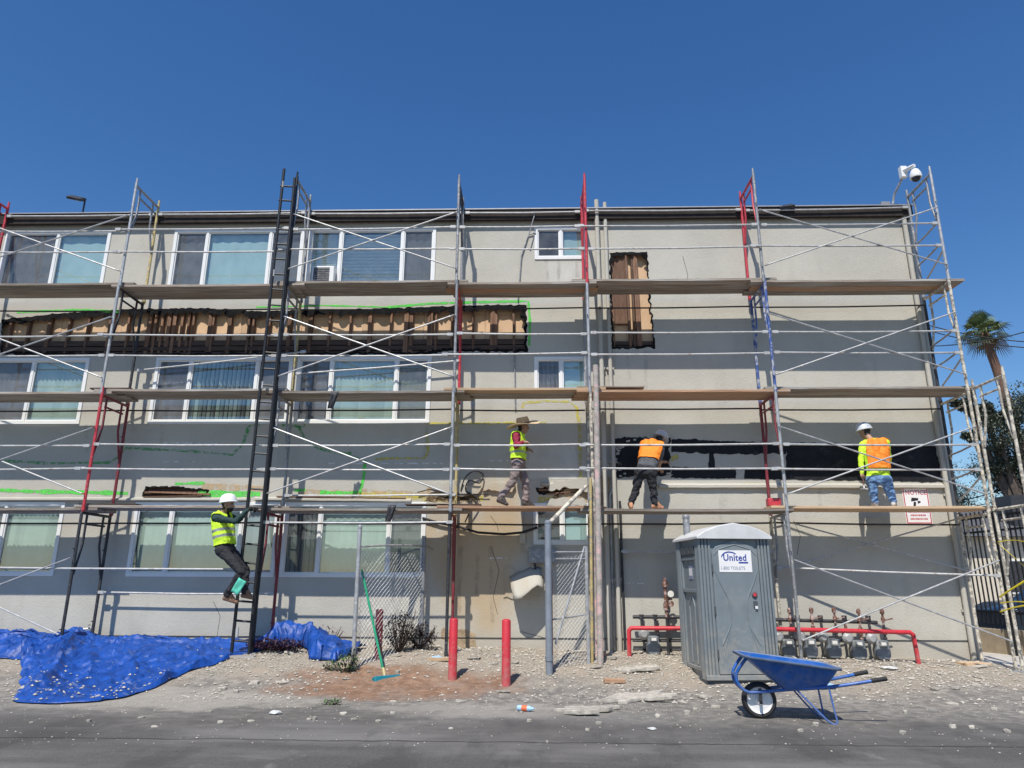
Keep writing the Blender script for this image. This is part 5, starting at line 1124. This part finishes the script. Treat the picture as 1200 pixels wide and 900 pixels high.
# ------------------------------------------------------------------ beyond the end of the building
fx0, fy0 = 8.25, 14.3; fx1, fy1 = 10.9, 12.9
MT['fence_black'] = mat('black_fence_paint', (.015,.015,.016), .45, .1); MT['curb_tan'] = mat('tan_concrete', (.36,.29,.2), .9, var=.15, bump=.3)
fa = at(1113, 604, 15.6); fb = at(1215, 588, 13.2); A = V((fa.x, 15.6, 0)); B2 = V((fb.x, 13.2, 0)); zt = fa.z; zb = at(1118, 728, 15.6).z
fen = empty('bar_fence', (A+B2)/2, 'black vertical-bar metal fence on a low tan kerb past the building corner', 'fence')
d = B2-A; L = d.length; n = int(L/.125); dd = d/L
ang = math.atan2(dd.y, dd.x); b = MB(); b.box((A.x, A.y, (zt+zb)/2), (.022, .022, zt-zb), Matrix.Rotation(ang, 3, 'Z')); b0 = b.build('bar', MT['fence_black'], fen, False); l0 = V(b0.location)
for i in range(1, n+1): copy_obj(b0, fen, l0+dd*(L*i/n))
for z, h in ((zt-.12, .045), (zb+.22, .045), (zt-.4, .04)): b = MB(); b.bar((A.x, A.y, z), (B2.x, B2.y, z), .035, h); b.build('rail', MT['fence_black'], fen, False)
for t in (0, .5, 1): p = A+d*t; b = MB(); b.box((p.x, p.y, (zt+.05+.1)/2), (.07, .07, zt-.05), Matrix.Rotation(ang, 3, 'Z')); b.build('post', MT['fence_black'], fen, False)
b = MB(); b.bar((A.x-.1, A.y, (zb-.15)/2), (B2.x+.6, B2.y-.3, (zb-.15)/2), .18, zb-.15+.1); tag(b.build('kerb_wall', MT['curb_tan'], None, False, bevel=.01), 'low tan concrete kerb wall under the bar fence', 'wall')
# house and car behind the fence
MT['cream'] = mat('cream_stucco', (.62,.56,.46), .9, var=.08, bump=.2); MT['roof_grey'] = mat('grey_shingles', (.10,.10,.105), .85, var=.25, scale=9, bump=.4)
hs = empty('neighbour_house', (19, 30, 0), 'low cream house with grey roof behind the bar fence', 'house')
b = MB(); b.rng((12.5, 27, -.1), (30, 36, 3.1)); hw = b.build('wall', MT['cream'], hs, False)
b = MB(); b.add([(12, 26.5, 3.1), (30.5, 26.5, 3.1), (30.5, 36.5, 3.1), (12, 36.5, 3.1), (15, 31.5, 4.6), (27.5, 31.5, 4.6)], [(0,1,5,4), (1,2,5), (2,3,4,5), (3,0,4), (0,3,2,1)]); hr = b.build('roof', MT['roof_grey'], hs, False)
b = MB(); b.rng((18.5, 28, 3.3), (19.6, 29, 4.75)); b.build('chimney', MT['dark'], hr, False)
for x in (14.2, 17.2, 20.5, 24): b = MB(); b.rng((x, 26.95, 1.1), (x+1.3, 27.02, 2.3)); f = b.build('window', MT['vinyl'], hs, False); b = MB(); b.rng((x+.06, 26.94, 1.16), (x+1.24, 26.949, 2.24)); b.build('pane', MT['dark'], f, False)
MT['car_paint'] = mat('dark_blue_car_paint', (.012,.016,.028), .2, .3, spec=.6); MT['car_glass'] = mat('dark_car_glass', (.01,.012,.014), .06, spec=.9); MT['chrome'] = mat('alloy', (.5,.5,.52), .3, .8)
ce = empty('parked_car', (13.2, 18.2, .1), 'dark blue parked car seen through the bar fence', 'car')
def car(e, x0, y0, L=4.5, Wd=1.8):
    prof = [(0, .35), (.05, .75), (.5, .92), (1.15, .98), (1.75, 1.42), (2.9, 1.46), (3.65, 1.05), (4.35, .98), (4.48, .7), (4.45, .35)]
    b = MB(); ys = [(-.9, .86, .0), (-.86, 1, 1), (.86, 1, 1), (.9, .86, 0)]; n = len(prof); vs = []
    for yy, s, _ in ys: vs += [(x0+x, y0+yy*(1-.12*max(0, (z-.95)/.5)), .12+z*(1 if s == 1 else .97)) for x, z in prof]
    b.add(vs, [(i*n+j, i*n+(j+1) % n, (i+1)*n+(j+1) % n, (i+1)*n+j) for i in range(3) for j in range(n)]+[tuple(range(n)), tuple(3*n+j for j in range(n-1, -1, -1))]); b.build('body', MT['car_paint'], e, bevel=.03)
    b = MB(); b.prism([(1.3, 1.02), (1.8, 1.36), (2.3, 1.39), (2.3, 1.02)], (x0, y0-.91, .12), (1,0,0), (0,0,1), (0, .05, 0)); b.prism([(2.36, 1.02), (2.36, 1.39), (2.85, 1.39), (3.45, 1.05)], (x0, y0-.91, .12), (1,0,0), (0,0,1), (0, .05, 0)); b.build('side_window', MT['car_glass'], e, False)
    for x in (.85, 3.55):
        b = MB(); b.lathe([(.2, -.1), (.3, -.1), (.32, 0), (.3, .1), (.2, .1)], (x0+x, y0-.8, .42), (0, 1, 0), 24); wl = b.build('wheel', MT['rubber'], e); b = MB(); b.lathe([(.0, 0), (.06, .0), (.19, .02), (.2, .06)], (x0+x, y0-.9, .42), (0, 1, 0), 16); b.build('rim', MT['chrome'], wl)
    b = MB(); b.rng((x0+.02, y0-.84, .8), (x0+.2, y0-.5, .92)); b.build('headlight', MT['gauge'], e, False)
car(ce, 10.6, 17.6)
ce = empty('parked_car', (17, 20.5, .1), 'second dark car parked farther behind the bar fence', 'car'); car(ce, 14.6, 20.6)
b = MB(); b.rng((9.5, 23.0, -.1), (30, 23.25, 1.0)); tag(b.build('garden_wall', MT['cream'], None, False), 'low cream wall behind the parked cars', 'wall')
# caution tape
MT['tape'] = mat('yellow_caution_tape', (.80,.66,.02), .45, var=.08, scale=4, trans=0)
def tape(pts, w_, label):
    P = smoothpath(pts, 6); b = MB(); vs = []
    for i, p in enumerate(P): a = .9+.3*math.sin(i*.35); dv = V((0, math.sin(a), math.cos(a)))*w_*.4; vs += [p+dv, p-dv]
    b.add(vs, [(2*i, 2*i+2, 2*i+3, 2*i+1) for i in range(len(P)-1)]); o = b.build('caution_tape', MT['tape'], None, True, False); s = o.modifiers.new('s', 'SOLIDIFY'); s.thickness = .001; tag(o, label, 'tape', 'caution tape on the end frames')
tape([at(1169, 636, 11.98), at(1185, 650, 11.6), at(1205, 668, 11.2)], .05, 'yellow caution tape strip slanting down from the end frame'); tape([at(1169, 635, 11.98), at(1188, 633, 11.6), at(1206, 636, 11.2)], .035, 'yellow caution tape strip tied level at the top of the end frame')
tape([at(1171, 700, 11.98), at(1186, 690, 11.6), at(1206, 678, 11.2)], .05, 'yellow caution tape strip slanting up from the end frame leg'); tape([at(1172, 707, 11.98), at(1188, 705, 11.6), at(1206, 706, 11.2)], .04, 'lower level strip of yellow caution tape on the end frame'); tape([at(1172, 717, 11.98), at(1188, 712, 11.6), at(1206, 709, 11.2)], .045, 'lowest yellow caution tape strip on the end frame leg')
# ------------------------------------------------------------------ trees and wires
MT['palm_trunk'] = mat('shaggy_palm_trunk', (.16,.09,.06), .9, var=.4, scale=3, stretch=(3, 3, 8), bump=.8, bscale=8); MT['palm_leaf'] = mat('palm_frond', (.11,.15,.055), .6, var=.35, scale=2); MT['palm_dry'] = mat('dry_frond', (.16,.12,.06), .8, var=.3)
MT['euc'] = mat('grey_green_leaf', (.095,.11,.075), .6, var=.5, scale=.8); MT['bark'] = mat('grey_bark', (.12,.09,.07), .9, var=.3, bump=.5)
PY = 38; c = at(1153, 388, PY); base = V((at(1192, 520, PY).x+.6, PY, 0)); rnd = random.Random(12)
pt = empty('palm_tree', base, 'tall fan palm with shaggy trunk behind the building end', 'tree')
b = MB(); mid = at(1175, 455, PY); b.path(smoothpath([base, (base+mid)/2+V((.1, 0, 0)), mid, at(1160, 410, PY), c], 6), [.3]*6+[.27]*6+[.23]*6+[.2]*6+[.16], 14); b.build('trunk', MT['palm_trunk'], pt)
fr = MB(); dry = MB()
for i in range(40):
    a = rnd.uniform(0, 6.283); el = rnd.uniform(-.75, 1.35); d = V((math.cos(a)*math.cos(el), math.sin(a)*math.cos(el), math.sin(el))); Ls = rnd.uniform(.4, .85); p = c+V((0, 0, -.2)); q = p+d*Ls; x, y, _ = frame_of(d); M_ = fr if el > -.6 else dry
    M_.path([p, q], [.04, .03], 4); R_ = rnd.uniform(.6, 1.0)
    for k in range(15):
        t = (k-7)/7*1.25; dr_ = (d*math.cos(t)+x*math.sin(t)).normalized(); tip = q+dr_*R_*(1-.12*abs(t))+V((0, 0, -.35*R_*rnd.uniform(.5, 1.2))); m_ = q+dr_*R_*.55; pr = dr_.cross(y).normalized()*.035
        M_.add([q, m_+pr, tip, m_-pr], [(0,1,2,3)])
fr.build('fronds', MT['palm_leaf'], pt, False, False); dry.build('dry_fronds', MT['palm_dry'], pt, False, False)
def tree(px, py, Y, clumps, label, seed, leafn=430, size=.115):
    rnd = random.Random(seed); base = at(px, py, Y); base.z = 0; e = empty('broadleaf_tree', base, label, 'tree'); fo = MB(); tk = MB()
    tops = []
    for (cx, cy, r, dy) in clumps:
        c = at(cx, cy, Y+dy)
        for k in range(7):
            o = V((rnd.gauss(0, .5), rnd.gauss(0, .5), rnd.gauss(0, .4)))*r; leaves(fo, c+o, (r*.55, r*.55, r*.42), leafn, size, rnd, -.3)
        tops.append(c)
    m = sum(tops, V((0, 0, 0)))/len(tops); fork = V((lerp(base.x, m.x, .5), Y, m.z*.5)); tk.path([base, fork], [.35, .22], 9)
    for t in tops: tk.path(smoothpath([fork, fork.lerp(t, .5)+V((rnd.uniform(-.4, .4), 0, rnd.uniform(-.3, .3))), t], 4), [.16]*4+[.09]*4+[.03], 6)
    tk.build('trunk', MT['bark'], e); fo.build('crown', MT['euc'], e, False, False)
tree(1212, 640, 30, [(1190, 480, 1.1, 0), (1215, 470, 1.5, 1), (1172, 505, .9, -.5), (1190, 530, 1.3, .5), (1225, 520, 1.8, 0), (1180, 560, .8, 0), (1205, 565, 1.3, .6), (1145, 482, .55, 0), (1130, 470, .4, 0), (1240, 600, 1.6, 0), (1140, 512, .3, .2), (1160, 490, .5, 0)], 'spreading grey-green tree with a leaning trunk behind the end frames', 4)
tree(1125, 640, 44, [(1120, 575, 1.3, 0), (1118, 595, 1.3, 0), (1128, 600, 1.2, 1), (1112, 585, 1.2, 1), (1105, 605, 1.5, 0)], 'small round green tree just past the building corner', 9, 200)
MT['wireblk'] = mat('black_overhead_wire', (.01,.01,.01), .6)
for i, (a, c, lab) in enumerate((((1040, 366), (1230, 402), 'upper overhead wire passing in front of the palm'), ((1040, 372), (1230, 409), 'middle overhead wire passing in front of the palm'), ((1060, 405), (1230, 380), 'overhead wire rising past the palm crown'), ((1090, 590), (1230, 547), 'low overhead wire below the palm'), ((1090, 597), (1230, 562), 'lowest overhead wire behind the end frames'))):
    b = MB(); p = at(*a, 33); q = at(*c, 30); b.path([p.lerp(q, t/8)+V((0, 0, -.35*4*(t/8)*(1-t/8))) for t in range(9)], .025 if i < 3 else .02, 5); tag(b.build('overhead_wire', MT['wireblk']), lab, 'wire')
# ------------------------------------------------------------------ people
def remesh(mb, voxel, smooth_it):
    me = bpy.data.meshes.new('tmp'); me.from_pydata(mb.v, [], mb.f)
    bm = bmesh.new(); bm.from_mesh(me); bmesh.ops.recalc_face_normals(bm, faces=bm.faces[:]); bm.to_mesh(me); bm.free()
    o = bpy.data.objects.new('tmp', me); COL.objects.link(o)
    r = o.modifiers.new('r', 'REMESH'); r.mode = 'VOXEL'; r.voxel_size = voxel
    s = o.modifiers.new('s', 'SMOOTH'); s.factor = .5; s.iterations = smooth_it
    bpy.context.view_layer.update(); ev = o.evaluated_get(bpy.context.evaluated_depsgraph_get()); out = bpy.data.meshes.new_from_object(ev)
    bpy.data.objects.remove(o); bpy.data.meshes.remove(me); return out
def person(J, mats, label, hat, vest, face, upv=None, hair_len=0, grip=(.5, .5), fold=1.0, beard=False):
    """J: joint name -> world point. mats: shirt, pants, shoes. face: direction the person looks"""
    B = []                                              # tag, p, r, q, r2
    def add(t, p, r, q, r2): B.append((t, V(p), r, V(q), r2))
    sl, sr, hl, hr_ = J['shL'], J['shR'], J['hipL'], J['hipR']; nk = J['neck']; pel = (hl+hr_)/2; shm = (sl+sr)/2
    ax = (shm-pel).normalized(); ch = pel.lerp(shm, .72); wa = pel.lerp(shm, .28)
    add('torso', sl.lerp(sr, .12), .072, sr.lerp(sl, .12), .072)
    for a, h in ((sl, hl), (sr, hr_)):
        c_ = h.lerp(a, .62).lerp(ch, .42); w_ = h.lerp(a, .25).lerp(wa, .35); add('torso', a.lerp(shm, .28), .082, c_, .112); add('torso', c_, .112, w_, .102); add('hip', w_, .10, h.lerp(pel, .25), .112)
    add('torso', shm, .10, wa, .115); add('hip', hl, .11, hr_, .11); add('neck', shm.lerp(nk, .3), .062, nk, .055); add('neck', nk, .054, J['head'], .05)
    for s in 'LR':
        add('uarm', J['sh'+s], .064, J['el'+s], .047); add('farm', J['el'+s], .047, J['wr'+s], .034)
        hd = J['hd'+s]; wr = J['wr'+s]; d = (hd-wr).normalized(); side = d.cross(V((0, 0, 1)) if abs(d.z) < .8 else V(face)).normalized(); dn = d.cross(side).normalized()
        k = grip[0 if s == 'L' else 1]; palm = wr+d*.085
        add('hand', wr, .027, palm.lerp(wr, .2)+side*.018, .024); add('hand', wr, .027, palm.lerp(wr, .2)-side*.018, .024)
        for fi, (o, L) in enumerate(((-.033, .066), (-.011, .076), (.011, .072), (.033, .056))):
            p0 = palm+side*o; b1 = d*math.cos(k)+dn*math.sin(k); b2 = d*math.cos(2.2*k)+dn*math.sin(2.2*k); p1 = p0+b1*L*.55; add('hand', p0-d*.02, .0095, p1, .0088); add('hand', p1, .0088, p1+b2*L*.5, .0075)
        t0 = wr+d*.03-side*.028; t1 = t0-side*.03+d*.03+dn*.012; add('hand', t0, .012, t1, .011); add('hand', t1, .0105, t1+d*.03+dn*.012, .009)
        add('thigh', J['hip'+s], .098, J['kn'+s], .066); add('shin', J['kn'+s], .066, J['an'+s], .056)
        an, to = J['an'+s], J['to'+s]; fd = (to-an); fd.z = 0; fd = fd.normalized() if fd.length > .02 else V(face)
        add('foot', an+V((0, 0, -.01)), .05, an-fd*.03+V((0, 0, -.055)), .036); add('foot', an-fd*.03+V((0, 0, -.055)), .034, to, .032); add('foot', an+fd*.04, .042, to.lerp(an, .35), .038)
    # head
    hc = J['head']; f = V(face).normalized(); u = V(upv or (0, 0, 1)); u = (u-f*u.dot(f)).normalized(); sd = f.cross(u).normalized(); Mh = Matrix((sd, f, u)).transposed()
    mb = MB()
    for t, p, r, q, r2 in B: mb.capsule(p, r, q, r2, 12 if t != 'hand' else 8)
    hx = lambda a, b_, c: hc+sd*a+f*b_+u*c
    mb.ell(hx(0, -.01, .03), (.076, .096, .092), Mh, 18); mb.ell(hx(0, .03, -.045), (.058, .06, .07), Mh, 14); mb.capsule(hx(0, .088, .015), .011, hx(0, .106, -.025), .016, 8); mb.ell(hx(0, .075, -.062), (.028, .022, .016), Mh, 10); mb.ell(hx(0, .06, -.095), (.03, .028, .022), Mh, 10)
    for s in (-1, 1): mb.ell(hx(s*.08, -.012, -.01), (.014, .022, .034), Mh, 10); mb.ell(hx(s*.032, .078, .042), (.022, .014, .01), Mh, 8)
    me = remesh(mb, .0085, 3); n = len(me.vertices); co = np.empty(n*3); me.vertices.foreach_get('co', co); co = co.reshape(-1, 3)
    best = np.full(n, 1e9); lab = np.zeros(n, int); tags = ['torso', 'hip', 'neck', 'uarm', 'farm', 'hand', 'thigh', 'shin', 'foot', 'head']
    for t, p, r, q, r2 in B:
        p_ = np.array(p); d = np.array(q)-p_; L2 = max(d@d, 1e-9); tt = np.clip(((co-p_)@d)/L2, 0, 1); ds = np.linalg.norm(co-p_-tt[:, None]*d, axis=1)-(r+(r2-r)*tt); m_ = ds < best; best[m_] = ds[m_]; lab[m_] = tags.index(t)
    rel = (co-np.array(hc)) @ np.array(Mh); dh = np.sqrt((rel[:, 0]/.082)**2+(rel[:, 1]/.105)**2+((rel[:, 2]+.005)/.12)**2); lab[dh < 1.25] = 9
    hairm = (lab == 9) & ((rel[:, 1] < -.015) & (rel[:, 2] > -.075-hair_len) | (rel[:, 2] > .075)) & ~((np.abs(rel[:, 0]) > .07) & (rel[:, 1] > -.04) & (rel[:, 2] < .03))
    beardm = (lab == 9) & (rel[:, 2] < -.045) & (rel[:, 1] > .0) if beard else np.zeros(n, bool); eyes = (lab == 9) & (rel[:, 1] > .068) & (np.abs(np.abs(rel[:, 0])-.032) < .016) & (np.abs(rel[:, 2]-.022) < .008)
    slot = np.zeros(n, int); mlist = [mats['shirt'], mats['pants'], mats['shoes'], MT['skin'], MT['hair']]
    for t, sx in (('torso', 0), ('hip', 1), ('neck', 3), ('uarm', 0), ('farm', 0 if mats.get('long', True) else 3), ('hand', 3), ('thigh', 1), ('shin', 1), ('foot', 2), ('head', 3)): slot[lab == tags.index(t)] = sx
    axn = np.array(ax); th = (co-np.array(pel))@axn; slot[(lab == 1) & (th > mats.get('belt', .06))] = 0
    if mats.get('glove'): slot[lab == 5] = 4
    slot[hairm | beardm | eyes] = 4
    nr = np.empty(n*3); me.vertices.foreach_get('normal', nr); nr = nr.reshape(-1, 3); amp = {'torso': .008, 'hip': .010, 'uarm': .010, 'farm': .009, 'thigh': .014, 'shin': .017}
    for t, a in amp.items():
        for i in np.where(lab == tags.index(t))[0]:
            p = co[i]; v_ = noise.noise((p[0]*11+p[2]*5, p[1]*11, p[2]*14))+.6*noise.noise((p[0]*24+3, p[1]*20+p[2]*9, p[2]*26)); co[i] = p+nr[i]*a*v_*fold
    me.vertices.foreach_set('co', co.ravel()); poly = np.array([p.vertices[0] for p in me.polygons])
    for m_ in mlist: me.materials.append(m_)
    me.polygons.foreach_set('material_index', slot[poly].tolist()); me.polygons.foreach_set('use_smooth', [True]*len(me.polygons))
    base = V((pel.x, pel.y, min(J['toL'].z, J['toR'].z)-.03)); me.transform(Matrix.Translation(-base)); me.update()
    o = bpy.data.objects.new('person', me); COL.objects.link(o); o.location = base; tag(o, label, 'person', 'workers on the scaffold')
    # vest: a shell grown from the torso surface
    if vest:
        H = (shm-pel).length; lo, hi = vest.get('lo', .12)*H, vest.get('hi', 1.3)*H; fdir = np.array(f-ax*f.dot(ax)); fdir /= np.linalg.norm(fdir)
        okt = np.isin(lab, [0, 1]) & (th > lo) & (th < hi)
        for s in 'LR': okt |= (lab == 3) & (np.linalg.norm(co-np.array(J['sh'+s]), axis=1) < vest.get('sleeve', .055))
        okt &= ~((lab == 2))
        if vest.get('back'): okt &= ((co-np.array(pel))@fdir < .03)
        side_v = np.cross(fdir, axn); latv = np.abs((co-np.array(shm))@side_v); okt &= ~((th > .9*H) & (latv < .05) & ((co-np.array(shm))@fdir > -.06))
        mp = {}; vv = []; ff = []; mi = []
        for p in me.polygons:
            vs_ = p.vertices
            if all(okt[i] for i in vs_):
                ids = []
                for i in vs_:
                    if i not in mp: mp[i] = len(vv); vv.append(co[i]+nr[i]*(.016+.008*noise.noise((co[i][0]*8, co[i][1]*8, co[i][2]*8))))
                    ids.append(mp[i])
                ff.append(ids); hgt = th[vs_[0]]/H; st = 0
                for (a, c) in vest.get('stripes', ()):
                    if a < hgt < c: st = 1
                mi.append(st)
        b = MB(); b.add(vv, ff); b.m = mi; vo = b.build('safety_vest', [vest['mat'], MT['reflective']], o, False, False); vo.data.polygons.foreach_set('use_smooth', [True]*len(vo.data.polygons)); s = vo.modifiers.new('s', 'SOLIDIFY'); s.thickness = .008; s.offset = 1
    # hat
    b = MB(); hu = V(hat.get('up', u)).normalized(); ho = hc+u*.045+f*hat.get('fwd', 0)
    if hat['kind'] == 'hard':
        b.lathe([(.128, 0), (.13, .012), (.124, .03), (.118, .07), (.098, .115), (.06, .142), (.0, .15)], ho, hu, 28, sx=1.0, sy=1.12)
        xx, yy, zz = frame_of(hu); b.lathe([(.126, -.004), (.137, -.006), (.14, 0), (.128, .012)], ho, hu, 28, sx=1.0, sy=1.12)
        fo_ = (f-hu*f.dot(hu)).normalized(); b.prism([(-.09, .09), (-.06, .158), (0, .176), (.06, .158), (.09, .09)], ho-hu*.006, hu.cross(fo_), fo_, hu*.008)
        for k in (-.03, 0, .03): b.path([ho+hu.cross(fo_)*k+fo_*.13*math.cos(a)+hu*.146*math.sin(a)*(1-abs(k)*.8) for a in [R(20+14*i) for i in range(11)]], .007, 6)
        b.build('hard_hat', hat['mat'], o)
    else:
        b.lathe([(.112, 0), (.11, .03), (.1, .1), (.085, .13), (.05, .125), (.0, .12)], ho, hu, 24, sx=1, sy=1.1); ht = b.build('straw_hat', hat['mat'], o)
        b = MB(); n_ = 40; vs_ = []; xx, yy, zz = frame_of(hu)
        for k, rr_ in enumerate((.108, .17, .245, .29)):
            for j in range(n_): a = 6.283*j/n_; vs_.append(ho+(xx*math.cos(a)+yy*1.05*math.sin(a))*rr_+hu*(.0+.012*math.sin(2*a+.6)*k-.004*k+(.012 if k == 3 else 0)))
        b.add(vs_, [(i*n_+j, i*n_+(j+1) % n_, (i+1)*n_+(j+1) % n_, (i+1)*n_+j) for i in range(3) for j in range(n_)]); br_ = b.build('brim', hat['mat2'], ht, True, False); s = br_.modifiers.new('s', 'SOLIDIFY'); s.thickness = .006
        b = MB(); b.lathe([(.114, .0), (.113, .03)], ho, hu, 24, sx=1, sy=1.1); b.build('hat_band', MT['hair'], ht)
    return o
def PJ(deck=None, **k):
    J = {n_: at(*p) for n_, p in k.items()}
    if deck:                                            # feet stand on the planks
        for s in 'LR':

            J['to'+s].z = deck+.034; J['an'+s].z = max(J['an'+s].z, deck+.10)
    return J
HAT_W = mat('white_hard_hat', (.82,.83,.84), .3, var=.03); HAT_G = mat('grey_white_hard_hat', (.55,.58,.62), .35, var=.05)
STR = mat('dark_straw', (.12,.09,.055), .9, var=.3, scale=40, bump=.4, bscale=90); STR2 = mat('straw_brim', (.62,.47,.30), .9, var=.2, scale=40, bump=.3, bscale=90)
GRN = mat('dark_green_shirt', (.018,.045,.04), .85, var=.2, scale=12); BLK = mat('black_work_trousers', (.022,.022,.026), .85, var=.3, scale=14); BOOT = mat('tan_work_boot', (.27,.16,.10), .8, var=.2, scale=14)
MAR = mat('maroon_shirt', (.28,.02,.05), .85, var=.2, scale=12); BRN = mat('grey_brown_trousers', (.24,.19,.18), .85, var=.2, scale=12); DSH = mat('dark_work_shoe', (.06,.05,.045), .7)
CHR = mat('charcoal_shirt', (.085,.09,.10), .85, var=.2, scale=12); ORB = mat('orange_tan_boot', (.5,.25,.14), .8, var=.2); DEN = mat('faded_blue_denim', (.16,.29,.50), .85, var=.35, scale=7, col2=(.05,.11,.24), c2scale=4, c2lo=.52, c2hi=.62); LSH = mat('light_work_shoe', (.6,.58,.55), .8)
# climbing the black ladder
person(PJ(head=(267, 592, 11.80), neck=(262, 600, 11.82), shL=(267, 604, 12.0), shR=(253, 607, 11.68), elL=(279, 610, 12.06), elR=(275, 611, 11.58), wrL=(293, 597, 11.98), wrR=(290, 598, 11.80), hdL=(299, 596, 11.96), hdR=(295, 594, 11.90),
    hipL=(269, 645, 11.92), hipR=(260, 645, 11.72), knL=(288, 667, 12.02), knR=(283, 670, 11.66), anL=(287, 694, 11.98), anR=(266, 697, 11.74), toL=(296, 700.5, 11.98), toR=(277, 705.5, 11.80)),
    dict(shirt=GRN, pants=BLK, shoes=BOOT, glove=True, belt=.1), 'worker in white hard hat and lime vest climbing the black ladder', dict(kind='hard', mat=HAT_W, up=(-.12, 0, 1)), dict(mat=MT['lime'], lo=.14, hi=1.35, stripes=((.36, .44), (.54, .62)), sleeve=.05), (1, .12, -.02), grip=(1.1, 1.1), beard=True)
mb = MB(); q = at(279, 688, 11.6); Mr = Matrix.Rotation(R(28), 3, 'Y'); n = 6; vs = []
for j in range(8):
    for k in range(5): p = Mr @ V(((k-2)*.034, 0, .13-j*.034)); vs.append(q+p+V((0, -.012*math.sin(k*1.3+j*.5), 0)))
mb.add(vs, [(j*5+k, j*5+k+1, (j+1)*5+k+1, (j+1)*5+k) for j in range(7) for k in range(4)]); MT['mint'] = mat('mint_green_cloth', (.10,.52,.38), .8, var=.2, scale=16)
o = mb.build('cloth', MT['mint'], None, True, False); s = o.modifiers.new('s', 'SOLIDIFY'); s.thickness = .006; tag(o, 'mint green cloth hanging at the knee of the climbing worker', 'cloth')
# walking on the lowest deck in a straw hat
person(PJ(deck=2.733, head=(613, 500, 12.42), neck=(609, 506, 12.42), shL=(609, 511, 12.62), shR=(605, 511, 12.26), elL=(613, 523, 12.66), elR=(605, 523, 12.18), wrL=(618, 527, 12.56), wrR=(613, 518, 12.16), hdL=(622, 527, 12.5), hdR=(618, 518.5, 12.18),
    hipL=(609, 543, 12.54), hipR=(606, 543, 12.34), knL=(616, 566, 12.54), knR=(601, 565, 12.34), anL=(616, 587, 12.54), anR=(586, 583, 12.34), toL=(625, 592, 12.56), toR=(594, 591.5, 12.32)),
    dict(shirt=MAR, pants=BRN, shoes=DSH, belt=.05), 'worker in wide straw hat and lime vest walking on the lowest deck', dict(kind='straw', mat=STR, mat2=STR2, up=(-.20, -.22, 1)), dict(mat=MT['lime'], lo=.12, hi=1.35, stripes=((.34, .41),), sleeve=.05), (1, .05, -.08), grip=(.6, .8), fold=1.3, hair_len=.02)
# bending towards the black membrane
person(PJ(deck=2.687, head=(774, 516, 12.85), neck=(767, 521, 12.72), shL=(755, 521, 12.70), shR=(775, 523, 12.56), elL=(760, 535, 12.92), elR=(774, 538, 12.60), wrL=(776, 541, 12.98), wrR=(771, 549, 12.72), hdL=(783, 541, 13.0), hdR=(776, 551, 12.80),
    hipL=(750, 554, 12.44), hipR=(763, 554, 12.36), knL=(745, 575, 12.48), knR=(766, 575, 12.42), anL=(739, 591, 12.46), anR=(767, 591, 12.38), toL=(740, 595, 12.34), toR=(776, 595, 12.42)),
    dict(shirt=CHR, pants=BLK, shoes=ORB, belt=.1, long=False), 'worker in orange vest bending towards the black membrane on the wall', dict(kind='hard', mat=HAT_G, up=(.35, .3, .9)), dict(mat=MT['orange'], lo=.42, hi=1.3, sleeve=.07, back=True), (.75, .8, -.5), fold=1.3)
# standing with back turned at the end bay
person(PJ(deck=2.733, head=(1014, 507, 12.60), neck=(1019, 514, 12.52), shL=(1011, 521, 12.52), shR=(1038, 519, 12.44), elL=(1009, 540, 12.46), elR=(1042, 540, 12.62), wrL=(1010, 554, 12.44), wrR=(1040, 546, 12.86), hdL=(1011, 560, 12.44), hdR=(1037, 543, 12.94),
    hipL=(1022, 562, 12.46), hipR=(1038, 562, 12.42), knL=(1024, 582, 12.48), knR=(1045, 582, 12.42), anL=(1027, 598, 12.46), anR=(1048, 597, 12.40), toL=(1024, 602, 12.62), toR=(1051, 602, 12.58)),
    dict(shirt=MT['lime'], pants=DEN, shoes=LSH, belt=.06), 'worker in orange vest, lime shirt and blue jeans with back turned', dict(kind='hard', mat=HAT_G, up=(-.12, .12, 1)), dict(mat=MT['orange'], lo=.28, hi=1.35, sleeve=.06, back=True), (-.45, .9, -.35), grip=(1.2, .5), fold=1.2)
q = at(1011, 560, 12.42); e = empty('trowel', q, 'plastering trowel held low by the worker in jeans', 'trowel')
b = MB(); b.tube(q+V((0, 0, .04)), q+V((0, 0, -.12)), .016); b.build('handle', MT['rust'], e); b = MB(); b.box(q+V((0, .0, -.19)), (.13, .02, .012)); b.box(q+V((0, 0, -.15)), (.02, .02, .08)); b.build('blade', MT['vinyl'], e, False)
# red cloth on the lowest deck by the toilet
q = at(907, 590, 12.4); b = MB(); b.rng((q.x-.11, 12.34, DECK[0]+.10), (q.x+.11, 12.5, DECK[0]+.24)); tag(b.build('tool_bag', MT['red'], None, False, bevel=.02), 'red tool bag standing on the lowest deck beside a scaffold leg', 'bag')
